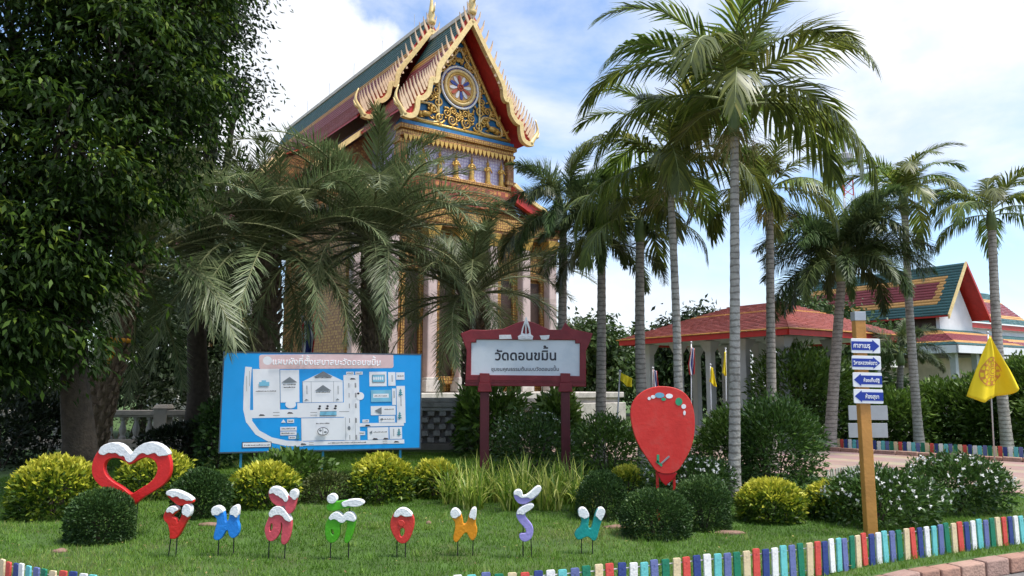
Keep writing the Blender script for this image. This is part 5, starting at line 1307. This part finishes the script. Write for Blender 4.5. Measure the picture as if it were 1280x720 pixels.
def barge(y, dz, kx):
    for s in (-1, 1):
        tr = lambda p: (s * p[0] * kx, p[1] + dz)
        m = MB(); pts = [tr(p) for p in smooth2(BARGE)]; ribbon(m, pts, .10, y - .10, y + .12); m.build('barge_board', M_goldl, te, bevel=.02)
        m = MB(); q_ = [tr(p) for p in smooth2(BASE, 8)]; w_ = [tr(p) for p in smooth2(BARGE, 2)]
        m2 = MB()          # red board between the wavy band and the tile edge
        n_ = 40
        def samp(pp_, f):
            f = f * (len(pp_) - 1); i = min(int(f), len(pp_) - 2); r_ = f - i; return (pp_[i][0] * (1 - r_) + pp_[i + 1][0] * r_, pp_[i][1] * (1 - r_) + pp_[i + 1][1] * r_)
        for k in range(n_):
            a, c, d, e = samp(q_, k / n_), samp(q_, (k + 1) / n_), samp(w_, (k + 1) / n_), samp(w_, k / n_)
            m2.add([(a[0], y + .03, a[1]), (c[0], y + .03, c[1]), (d[0], y + .03, d[1]), (e[0], y + .03, e[1])], [(0, 1, 2, 3)])
        m2.build('barge_backing', M_redp, te)
        N_ = 23
        for k in range(N_):
            f = (k + .6) / N_; p = samp(q_, f); p2 = samp(q_, min(f + .02, 1)); a = math.atan2(p2[1] - p[1], abs(p2[0] - p[0]))
            o = link('roof_spike', SPK, te, loc=(p[0] - s * .06, y - .02, p[1] - .06), rot=(0, R(24), 0 if s > 0 else PI)); sc_ = 1.35 + .25 * math.sin(f * 9); o.scale = (1, 1, sc_)
        m = MB(); fin = [(3.05, 12.0), (3.22, 12.25), (3.42, 12.55), (3.44, 12.8), (3.33, 13.15)]
        m.tube([(tr(p)[0], y, tr(p)[1]) for p in smooth2(fin, 3)], [.12 * (1 - i / 13) + .015 for i in range(13)], 7)
        m.tube([(tr((3.2, 12.25))[0], y, tr((3.2, 12.25))[1]), (tr((3.45, 12.3))[0], y, tr((3.45, 12.38))[1]), (tr((3.55, 12.5))[0], y, tr((3.55, 12.6))[1])], [.08, .06, .01], 6)
        m.build('eave_finial', M_goldl, te, smooth=True)
    m = MB(); z = 17.0 + dz
    m.lathe([(.16, 0), (.2, .12), (.12, .3), (.17, .42), (.12, .7), (.07, 1.1), (.04, 1.6), (.012, 2.2)], (0, y, z), 10); m.tube([(0, y, z + .4), (0, y - .25, z + .6), (0, y - .32, z + .95)], [.07, .05, .01], 6)
    m.build('ridge_finial', M_goldl, te, smooth=True)
barge(0.0, 0.0, 1.0)
barge(3.4, .94, 1.04)
# --- pediment
yp = 1.0
m = MB(); m.prism_y([(-2.75, 12.15), (2.75, 12.15), (1.35, 14.4), (0, 16.75), (-1.35, 14.4)], yp, yp + .2); pd = m.build('pediment', M_bluep, te)
m = MB()
for s in (-1, 1):
    m.tube([(s * p[0], yp - .05, p[1]) for p in smooth2([(0, 16.6), (.6, 15.5), (1.25, 14.4), (1.9, 13.3), (2.6, 12.3)], 4)], .09, 6)
m.tube([(-2.6, yp - .05, 12.28), (2.6, yp - .05, 12.28)], .08, 6); m.build('pediment_border', M_gold, te, smooth=True)
def spiral(c, r, turns, a0, s, n=26): return [(c[0] + s * (r * (1 - k / n * .85)) * math.cos(a0 + turns * 2 * PI * k / n), yp - .06 - .03 * math.sin(k / n * PI), c[1] + (r * (1 - k / n * .85)) * math.sin(a0 + turns * 2 * PI * k / n)) for k in range(n + 1)]
g = random.Random(4)
scroll = [((.36, 12.62), .24, 1.6, 2.6), ((.30, 13.0), .18, 1.5, -.6), ((.62, 12.9), .22, 1.5, 1.0), ((.95, 12.6), .24, 1.5, 3.4), ((1.05, 13.25), .24, 1.6, 0.3), ((1.25, 12.9), .16, 1.4, 2.0),
          ((1.42, 13.35), .2, 1.5, -1.0), ((1.12, 13.75), .22, 1.5, 1.4), ((1.0, 14.2), .2, 1.5, 3.0), ((.88, 14.75), .18, 1.5, .5), ((.62, 15.1), .2, 1.5, 2.2), ((.35, 15.15), .16, 1.4, -.5), ((.38, 15.55), .19, 1.5, 1.1),
          ((.16, 15.85), .14, 1.4, 3.3), ((.14, 16.2), .1, 1.3, .4), ((2.05, 12.95), .16, 1.5, 1.2), ((2.28, 12.6), .15, 1.5, 3.1), ((1.72, 13.3), .15, 1.5, 0), ((.12, 12.85), .12, 1.3, 1.5), ((.1, 15.35), .12, 1.3, 2.4)]
for s in (-1, 1):
    for c, r, tn, a0 in scroll:
        m = MB(); pts = spiral((s * c[0], c[1]), r, tn, a0, s); m.tube(pts, [.055 * (1 - .6 * k / 26) for k in range(27)], 5)
        m.ellipsoid((pts[-1][0], yp - .10, pts[-1][2]), (.05, .05, .05), 6, 4)
        for q_ in range(3):          # flame leaves off the scroll
            a = a0 + g.uniform(0, 5); bx = s * c[0] + s * r * math.cos(a); bz = c[1] + r * math.sin(a)
            m.tube([(bx, yp - .06, bz), (bx + s * .10 * math.cos(a), yp - .10, bz + .10 * math.sin(a) + .03), (bx + s * .12 * math.cos(a), yp - .07, bz + .14 * math.sin(a) + .12)], [.05, .045, .008], 5)
        m.build('scroll', M_gold, te, smooth=True)
    # arch mouldings framing the wheel and the side panels
    m = MB(); m.tube([(s * p[0], yp - .08, p[1]) for p in smooth2([(.98, 12.4), (1.02, 13.2), (1.0, 13.7), (1.02, 14.3), (.8, 14.9), (.35, 15.35), (0, 15.9)], 4)], .05, 6)
    m.tube([(s * p[0], yp - .08, p[1]) for p in smooth2([(1.05, 12.42), (1.25, 12.36), (1.9, 12.36), (2.2, 12.5), (2.0, 13.0), (1.6, 13.1), (1.2, 13.05), (1.06, 12.8)], 3)], .05, 6)
    m.build('arch_moulding', M_goldl, te, smooth=True)
    # kneeling deer beside the wheel
    dx = s * 1.62; m = MB()
    m.tube([(dx + s * .30, yp - .10, 12.58), (dx + s * .1, yp - .13, 12.62), (dx - s * .16, yp - .13, 12.62)], [.09, .13, .11], 8); m.ellipsoid((dx + s * .27, yp - .12, 12.58), (.15, .1, .13), 8, 6)
    m.tube([(dx - s * .18, yp - .13, 12.66), (dx - s * .24, yp - .14, 12.85), (dx - s * .25, yp - .14, 12.96)], [.085, .06, .05], 7); m.ellipsoid((dx - s * .31, yp - .14, 12.99), (.10, .05, .055), 8, 6)
    for dd in (-.03, .05): m.tube([(dx - s * .24, yp - .14 - dd, 13.02), (dx - s * .2, yp - .14 - dd, 13.12)], [.025, .008], 5)
    m.tube([(dx - s * .14, yp - .14, 12.52), (dx - s * .36, yp - .15, 12.47), (dx - s * .16, yp - .15, 12.44)], [.04, .035, .025], 6); m.tube([(dx + s * .3, yp - .14, 12.5), (dx + s * .1, yp - .15, 12.45), (dx + s * .34, yp - .15, 12.43)], [.05, .04, .03], 6)
    m.build('deer_relief', M_gold, te, smooth=True)
# wheel
wc = (0.0, 14.1)
def disc(name, r, y0, y1, mt, par=te, n=32): q = MB(); q.prism_y([(wc[0] + r * math.cos(2 * PI * k / n), wc[1] + r * math.sin(2 * PI * k / n)) for k in range(n)], y0, y1); return q.build(name, mt, par)
M_wwhite = mat('wheel_white', (.75, .74, .72), .5); M_wblue = mat('wheel_blue', (.05, .08, .32), .5); M_wred = mat('wheel_red', (.50, .10, .05), .5)
wh = disc('wheel', .86, yp - .10, yp + .02, M_wblue)
disc('wheel_disc', .56, yp - .125, yp - .09, mat('wheel_tan', (.55, .33, .16), .5, .1), wh)
for r, w_, mt in ((.90, .05, M_wwhite), (.72, .085, M_goldl), (.60, .05, M_gold)):
    q = MB(); q.tube([(wc[0] + r * math.cos(2 * PI * k / 40), yp - .12, wc[1] + r * math.sin(2 * PI * k / 40)) for k in range(41)], w_, 8, cap=False); q.build('wheel_rim', mt, wh, smooth=True)
for k in range(12):
    a = 2 * PI * k / 12 + .13; d = Vector((math.cos(a), math.sin(a))); n_ = Vector((-d.y, d.x)); c = Vector(wc)
    P = [c + d * .14 + n_ * .02, c + d * .38 + n_ * .075, c + d * .50 + n_ * .05, c + d * .53, c + d * .50 - n_ * .05, c + d * .38 - n_ * .075, c + d * .14 - n_ * .02]
    q = MB(); q.prism_y([tuple(p) for p in P], yp - .16, yp - .12); q.build('spoke', [M_wwhite, M_wblue, M_wwhite, M_wred][k % 4], wh)
q = MB(); q.tube([(wc[0] + .13 * math.cos(2 * PI * k / 20), yp - .16, wc[1] + .13 * math.sin(2 * PI * k / 20)) for k in range(21)], .04, 6, cap=False); q.ellipsoid((wc[0], yp - .15, wc[1]), (.07, .06, .07), 8, 6); q.build('hub', M_wred, wh, smooth=True)
# --- entablature under the pediment, the mosaic wall and its row of figures
m = MB(); m.box((0, yp + .05, 12.07), (5.5, .5, .16)); m.build('blue_band', M_bluep, te)
m = MB(); m.box((0, yp, 11.88), (5.7, .62, .2)); m.box((0, yp + .05, 11.70), (5.5, .5, .16)); m.box((0, yp + .02, 11.54), (5.6, .55, .14)); m.build('cornice', M_gmos, te, bevel=.02)
q = MB(); q.prism_y([(-.09, .12), (.09, .12), (.07, 0), (0, -.16), (-.07, 0)], -.02, .02); dm = q.mesh('pendant', M_gold)
for k in range(26): link('pendant', dm, te, loc=(-2.6 + k * .208, yp - .27, 11.42))
m = MB(); m.box((0, yp + .35, 10.45), (5.0, .5, 2.2)); m.build('mosaic_wall', M_lilac, te)
def figure(x):
    q = MB(); y = yp - .02
    q.box((0, 0, .03), (.26, .24, .08))
    q.lathe([(.11, .07), (.12, .1), (.10, .3), (.105, .48), (.085, .58), (.11, .70), (.115, .76), (.05, .82), (.045, .85)], seg=10)
    q.ellipsoid((0, -.01, .91), (.062, .068, .08), 10, 7); q.lathe([(.06, .95), (.05, .99), (.03, 1.03), (.02, 1.1), (.004, 1.18)], seg=8)
    for s in (-1, 1):
        q.tube([(s * .115, 0, .75), (s * .17, -.02, .62), (s * .15, -.09, .56), (s * .03, -.15, .66)], [.04, .036, .032, .024], 7)
        q.tube([(s * .05, -.09, .07), (s * .05, -.14, .07)], .03, 6)
        q.ellipsoid((s * .066, 0, .90), (.012, .02, .035), 6, 4)
    q.ellipsoid((0, -.16, .70), (.03, .025, .06), 6, 5); q.ellipsoid((0, -.078, .90), (.012, .016, .02), 6, 4)
    return q.mesh('statue', M_gold, True)
fm_ = figure(0)
for x in (-1.66, -.88, -.10, .68, 1.50, 2.2): link('statue', fm_, te, loc=(x, yp - .02, 10.14))
m = MB(); m.box((0, yp - .02, 10.05), (5.4, .55, .14)); m.box((0, yp, 9.88), (5.2, .45, .2)); m.build('ledge', M_gmos, te, bevel=.02)
for s in (-1, 1):
    m = MB(); m.box((s * 2.62, yp + .1, 10.75), (.34, .5, 1.45)); m.box((s * 2.62, yp + .1, 10.35), (.5, .6, .18)); m.box((s * 2.62, yp + .1, 11.3), (.46, .58, .14)); m.build('corner_pillar', M_gmos, te, bevel=.015)
m = MB(); m.box((0, 11.5, 11.3), (4.9, 20.0, 3.6)); m.build('nave_wall', M_lilac, te)
# --- porch tier: a low gable of red fascia and orange ornament across the front
for s in (-1, 1):
    roof('roof_tiles', te, ((s * 2.6, .4, 10.0), (s * 2.6, 7.4, 10.0)), ((s * 4.9, .4, 8.7), (s * 4.9, 7.4, 8.7)), .24, .26, lambda u, v: 1 if v > .85 else 0, ROOFM)
    m = MB(); m.prism_y([(s * 2.3, 10.05), (s * 5.05, 8.55), (s * 5.05, 8.15), (s * 2.3, 9.4)], .15, .38); m.build('porch_fascia', M_redp, te)
    m = MB(); ribbon(m, smooth2([(s * 2.3, 10.1), (s * 3.2, 9.5), (s * 4.2, 9.05), (s * 5.1, 8.6)], 4), .09, .05, .2); m.build('barge_board', M_goldl, te, bevel=.02)
    m = MB(); m.tube([(s * 5.0, .12, 8.55), (s * 5.3, .12, 8.75), (s * 5.45, .12, 9.1), (s * 5.36, .12, 9.5)], [.12, .1, .06, .01], 7); m.build('eave_finial', M_goldl, te, smooth=True)
    # middle tier along the nave
    roof('roof_tiles', te, ((s * 2.6, 3.7, 12.75), (s * 2.6, 7.45, 12.75)), ((s * 5.1, 3.7, 10.55), (s * 5.1, 7.45, 10.55)), .24, .26, lambda u, v: 1 if v > .9 else 0, ROOFM)
    m = MB(); m.prism_y([(s * 2.6, 12.65), (s * 5.1, 10.45), (s * 5.1, 10.52), (s * 2.6, 12.72)], 3.7, 7.45); m.build('soffit', M_redp, te)
    m = MB(); ribbon(m, [(s * 2.6, 12.8), (s * 3.9, 11.66), (s * 5.2, 10.5)], .10, 3.5, 3.7); m.build('barge_board', M_goldl, te)
    m = MB(); m.prism_y([(s * 2.5, 12.6), (s * 4.9, 10.5), (s * 4.9, 9.0), (s * 2.5, 9.0)], 3.95, 4.1); m.build('tier_wall', M_gmos, te)
    # wide side roof over the flank
    for (xa, za), (xb, zb_) in (((3.3, 12.9), (5.3, 11.95)), ((5.3, 11.95), (6.9, 9.95))):
        roof('roof_tiles', te, ((s * xa, 7.5, za), (s * xa, 21.5, za)), ((s * xb, 7.5, zb_), (s * xb, 21.5, zb_)), .24, .26, lambda u, v: 2 if u < .05 else 0, ROOFM)
        m = MB(); d = [(xa, za - .1), (xb, zb_ - .1), (xb, zb_ - .03), (xa, za - .03)]; m.prism_y([(s * x, z) for x, z in d], 7.5, 21.5); m.build('soffit', M_redp, te)
    for zz, o_ in ((9.75, 0), (9.5, .12), (9.25, .24)):
        m = MB(); m.box((s * (6.85 - o_), 14.5, zz), (.3, 14.1, .2)); m.build('eave_moulding', M_redp, te)
    m = MB(); m.prism_y([(s * 3.0, 12.8), (s * 5.3, 11.7), (s * 6.6, 10.0), (s * 6.6, 9.0), (s * 3.0, 9.0)], 7.62, 7.8); m.build('side_gable', M_gmos, te)
    m = MB(); ribbon(m, [(s * 5.2, 12.05), (s * 6.1, 10.95), (s * 6.95, 9.9)], .09, 7.35, 7.55); m.build('barge_board', M_goldl, te)
    for k in range(14):
        f = (k + .5) / 14; o = link('roof_spike', SPK, te, loc=(s * (5.2 + 1.7 * f), 7.45, 12.1 - 2.15 * f), rot=(0, R(24), 0 if s > 0 else PI)); o.scale = (1, 1, .9)
    m = MB(); m.tube([(s * 6.85, 7.45, 9.9), (s * 7.05, 7.45, 10.1), (s * 7.12, 7.45, 10.4), (s * 7.0, 7.45, 10.85)], [.12, .1, .06, .01], 7); m.build('eave_finial', M_goldl, te, smooth=True)
    m = MB(); m.box((s * 6.0, 14.6, 5.4), (.4, 13.6, 8.2)); m.build('side_wall', M_cream, te)
m = MB(); m.prism_y([(-2.4, 9.75), (2.4, 9.75), (2.0, 8.9), (-2.0, 8.9)], .3, .5); m.build('porch_panel', mosaic('orange_relief', (.62, .25, .06), (.28, .05, .03), 5), te)
m = MB(); m.box((0, .75, 8.35), (10.0, .8, .55)); m.box((0, .7, 8.02), (9.8, .6, .14)); m.build('porch_beam', M_gmos, te, bevel=.02)
m = MB(); m.box((0, 4.4, 5.2), (9.6, 6.6, 7.6)); m.build('porch_wall', M_gmos, te)
# columns and gilded windows along the front
for k, x in enumerate((-4.6, -3.15, -1.45, .0, 1.45, 3.15, 4.6)):
    c = thing.__call__ if False else None
    m = MB(); m.box((x, .62, 4.9), (.42, .42, 6.2)); col_ = m.build('column', M_pink, te, bevel=.05)
    m = MB(); m.box((x, .62, 1.62), (.62, .62, .44)); m.box((x, .62, 1.90), (.52, .52, .12)); m.build('column_base', M_palestone, col_, bevel=.02)
    m = MB(); m.frustum((x, .62, 7.4), (.44, .44), (.66, .66), .55); m.build('capital', M_gold, col_, bevel=.02)
    m = MB(); m.box((x + .38, .98, 4.9), (.28, .24, 6.2)); m.build('pilaster', M_gmos, te, bevel=.02)
for x in (-3.75, -2.1, -.55, .9, 2.45, 3.95):
    m = MB(); m.box((x, 1.06, 4.0), (.62, .1, 4.2)); w_ = m.build('window', M_dark, te)
    m = MB()
    for sx in (-1, 1): m.box((x + sx * .40, .99, 4.0), (.16, .22, 4.5))
    m.box((x, .99, 6.35), (.98, .26, .26)); m.prism_y([(x - .5, 6.5), (x + .5, 6.5), (x + .2, 7.0), (x, 7.7), (x - .2, 7.0)], .9, 1.02); m.box((x, .95, 1.85), (1.0, .34, .3)); m.build('window_frame', M_gmos, w_, bevel=.02)
# plinth
m = MB(); m.box((0, 11.0, .45), (15.0, 24.0, .95)); m.box((0, 11.0, 1.02), (14.6, 23.6, .2)); m.box((0, 11.0, 1.25), (14.9, 23.9, .24)); m.build('plinth', M_palestone, te, bevel=.03)
for k in range(6):
    y = 8.6 + k * 2.3
    m = MB(); m.box((-6.32, y, 5.2), (.4, .5, 7.6)); m.build('side_pilaster', M_gmos, te, bevel=.02)
    m = MB(); m.box((-6.24, y + 1.15, 4.6), (.12, .8, 3.0)); w_ = m.build('window', M_dark, te)
    m = MB(); m.box((-6.27, y + .68, 4.6), (.16, .14, 3.3)); m.box((-6.27, y + 1.62, 4.6), (.16, .14, 3.3)); m.box((-6.27, y + 1.15, 6.3), (.2, 1.1, .2)); m.build('window_frame', M_gmos, w_)

# ================================================================== THE OPEN PAVILION
pc = at(985, 415, 22.0)
pv = thing('pavilion', 'open pavilion with red fascia and tiled roof on pale columns', 'pavilion', (pc.x, pc.y, 0), R(34))
M_fasc = mat('fascia_red', (.50, .03, .022), .5, .1, 5); M_ceil = mat('pavilion_ceiling', (.55, .55, .53), .8, .08); M_pcol = mat('pavilion_column', (.46, .46, .45), .8, .12, 3, dirt=(.3, .3, .29), dscale=3)
DX, DY, ZE, ZR = 6.4, 7.2, 3.18, 4.5
m = MB()
for c, d in (((DX / 2, -.02, ZE), (DX, .05, .17)), ((DX / 2, DY + .02, ZE), (DX, .05, .17)), ((-.02, DY / 2, ZE), (.05, DY, .17)), ((DX + .02, DY / 2, ZE), (.05, DY, .17))): m.box(c, d)
m.build('fascia', M_fasc, pv)
m = MB(); m.box((DX / 2, DY / 2, ZE + .02), (DX - .06, DY - .06, .06)); m.build('ceiling', M_ceil, pv)
rA, rB = (DX / 2, 2.6, ZR), (DX / 2, DY - 2.6, ZR)
zp = lambda u, v: 1 if (.30 < v < .36 or v > .93) else 0
PM = [tile_mat('pavilion_tile', (.34, .085, .06)), T_gold, T_green]
roof('roof_tiles', pv, (rA, rB), ((-.1, -.1, ZE + .09), (-.1, DY + .1, ZE + .09)), .22, .24, zp, PM)
roof('roof_tiles', pv, (rB, rA), ((DX + .1, DY + .1, ZE + .09), (DX + .1, -.1, ZE + .09)), .22, .24, zp, PM)
roof('roof_tiles', pv, (rA, (DX / 2 + .01, 2.6, ZR)), ((-.1, -.1, ZE + .09), (DX + .1, -.1, ZE + .09)), .22, .24, zp, PM)
roof('roof_tiles', pv, (rB, (DX / 2 + .01, DY - 2.6, ZR)), ((-.1, DY + .1, ZE + .09), (DX + .1, DY + .1, ZE + .09)), .22, .24, zp, PM)
for i, x in enumerate((.75, DX / 2, DX - .75)):
    for j in range(5):
        y = .75 + j * (DY - 1.5) / 4
        m = MB(); m.box((x, y, ZE / 2 - .03), (.24, .24, ZE - .02)); c_ = m.build('column', M_pcol, pv, bevel=.02)
        m = MB(); m.frustum((x, y, ZE - .42), (.26, .26), (.5, .5), .34); m.build('capital', M_pcol, c_)
m = MB(); m.box((DX / 2, DY / 2, .07), (DX, DY, .18)); m.build('floor_slab', M_palestone, pv)

# ================================================================== THE TILED HALL
hp = at(1207, 328, 42.0)
ha = thing('tiled_hall', 'long white hall with green, orange and red tiled roofs and steep white gable', 'hall', (hp.x, hp.y, 0), R(33))
M_wall = mat('white_wall', (.74, .74, .75), .8, .05, 2, dirt=(.55, .55, .55), dscale=1.5, damt=.4); M_beige = mat('beige_wall', (.52, .43, .33), .8, .08, 2)
HT = [tile_mat('hall_tile_red', (.26, .045, .05)), tile_mat('hall_tile_orange', (.66, .34, .10)), tile_mat('hall_tile_green', (.04, .12, .115))]
def zone_h(u, v, L_, H_):
    d = min(u * L_, v * H_, (1 - v) * H_ * 1.0)
    return 2 if d < .75 else (1 if d < 1.15 else 0)
zp_, hw = hp.z, 2.2
def hall_gable(x0, y0, y1, zr, zl, w, flip=False):
    H_ = math.hypot(w, zr - zl); L_ = y1 - y0
    for s in (-1, 1):
        roof('roof_tiles', ha, ((x0, y0, zr), (x0, y1, zr)), ((x0 + s * w, y0, zl), (x0 + s * w, y1, zl)), .2, .18, lambda u, v: zone_h(u, v, L_, H_), HT, .03)
        m = MB(); m.prism_y([(x0, zr - .10), (x0 + s * w, zl - .10), (x0 + s * w, zl - .03), (x0, zr - .03)], y0, y1); m.build('soffit', M_redp, ha)
        m = MB(); m.prism_y([(x0, zr + .06), (x0 + s * (w + .05), zl + .02), (x0 + s * (w + .05), zl - .22), (x0, zr - .20)], y0 - .06, y0 + .03); m.build('barge_board', M_goldl if s < 0 else M_redp, ha)
hall_gable(0, 0, 9.5, zp_, 5.45, hw)
m = MB(); m.prism_y([(0, zp_ - .45), (-1.75, 5.35), (-1.75, 4.62), (1.75, 4.62), (1.75, 5.35)], .75, .95); m.build('gable_wall', M_wall, ha)
m = MB(); m.box((0, 5, 5.0), (3.4, 8, .8)); m.build('clerestory', M_dark, ha)
# skirt roofs round the base of the gable
def skirt(x0, x1, y0, y1, zt_, zb2, o):
    z1 = lambda u, v: 2 if v > .86 or v < .12 else (1 if v > .72 or v < .3 else 0)
    roof('roof_tiles', ha, ((x0, y0, zt_), (x1, y0, zt_)), ((x0 - o, y0 - o, zb2), (x1 + o, y0 - o, zb2)), .2, .3, z1, HT, .03)
    roof('roof_tiles', ha, ((x0, y1, zt_), (x0, y0, zt_)), ((x0 - o, y1, zb2), (x0 - o, y0 - o, zb2)), .2, .3, z1, HT, .03)
    roof('roof_tiles', ha, ((x1, y0, zt_), (x1, y1, zt_)), ((x1 + o, y0 - o, zb2), (x1 + o, y1, zb2)), .2, .3, z1, HT, .03)
    m = MB(); w_ = x1 - x0 + 2 * o
    m.box(((x0 + x1) / 2, y0 - o + .05, zb2 - .22), (w_, .1, .40)); m.box((x0 - o + .05, (y0 + y1 - o) / 2, zb2 - .22), (.1, y1 - y0 + o, .40)); m.box((x1 + o - .05, (y0 + y1 - o) / 2, zb2 - .22), (.1, y1 - y0 + o, .40)); m.build('fascia', M_wall, ha)
skirt(-2.0, 2.1, .7, 9.5, 4.75, 3.75, 1.9)
m = MB(); m.box((0.05, 6.2, 3.4), (7.6, 11.2, .1)); m.build('ceiling', M_dark, ha)
m = MB(); m.box((.05, 3.2, 1.35), (7.2, .2, 2.7)); m.build('front_wall', M_beige, ha)
for x in (-3.2, -1.0, 1.2, 3.4):
    m = MB(); m.box((x, -.6, 1.75), (.3, .3, 3.4)); m.build('column', M_pcol, ha, bevel=.02)
# the taller wing beyond, ridge running across
hr = at(1250, 340, 50.0)
RW = Matrix.Rotation(R(-33), 3, 'Z')
wx, wy = 8.0, 3.0
L2 = 16.0; zrw, zlw, dpt = 8.9, 6.1, 3.0
zw = lambda u, v: 2 if v < .22 or v > .86 else (1 if v < .36 or v > .72 else 0)
roof('roof_tiles', ha, ((2.4, 8.2, zrw), (20, 8.2, zrw)), ((2.4, 8.2 - dpt, zlw), (20, 8.2 - dpt, zlw)), .22, .3, zw, HT, .03)
roof('roof_tiles', ha, ((20, 8.2, zrw), (2.4, 8.2, zrw)), ((20, 8.2 + dpt, zlw), (2.4, 8.2 + dpt, zlw)), .22, .3, zw, HT, .03)
m = MB(); m.box((11.2, 8.2 - dpt + .15, zlw - .25), (17.6, .1, .35)); m.build('fascia', M_redp, ha)
m = MB(); m.box((11.2, 8.2 - dpt + .5, zlw - .75), (17.6, .2, .7)); m.build('upper_wall', M_wall, ha)
roof('roof_tiles', ha, ((2.4, 8.6 - dpt, 5.3), (20, 8.6 - dpt, 5.3)), ((2.4, 5.9 - dpt, 3.9), (20, 5.9 - dpt, 3.9)), .22, .3, zw, HT, .03)
m = MB(); m.box((11.2, 3.0, 3.68), (17.6, .1, .36)); m.build('fascia', M_wall, ha)
m = MB(); m.box((11.2, 5.2, 1.8), (17.6, .2, 3.6)); m.build('wing_wall', M_beige, ha)

# ================================================================== RADIO MAST
Y = 95.0; g = at(1073, 484, Y); zt_ = at(1072, 196, Y).z
mt = thing('radio_mast', 'slim red and white lattice radio mast far behind the palms', 'mast', (g.x, Y, 0))
M_mr, M_mw = mat('mast_red', (.5, .10, .07), .6), mat('mast_white', (.7, .7, .7), .6)
nb = 14
for k in range(nb):
    z0, z1 = zt_ * .97 * k / nb, zt_ * .97 * (k + 1) / nb; m = MB(); w0 = .75
    cs = [(w0 * math.cos(a), w0 * math.sin(a)) for a in (R(90), R(210), R(330))]
    for i in range(3):
        a, c = cs[i], cs[(i + 1) % 3]; m.tube([(*a, z0), (*a, z1)], .09, 5)
        m.tube([(*a, z0), (*c, (z0 + z1) / 2)], .05, 4); m.tube([(*c, (z0 + z1) / 2), (*a, z1)], .05, 4)
    m.build('mast_section', M_mr if k % 2 == 0 else M_mw, mt)
m = MB(); m.lathe([(.9, 0), (1.1, .5), (.9, 1.2), (.3, 1.5), (.05, 3.5)], (0, 0, zt_ * .97), 8); m.build('mast_head', mat('mast_grey', (.25, .25, .26), .6), mt)
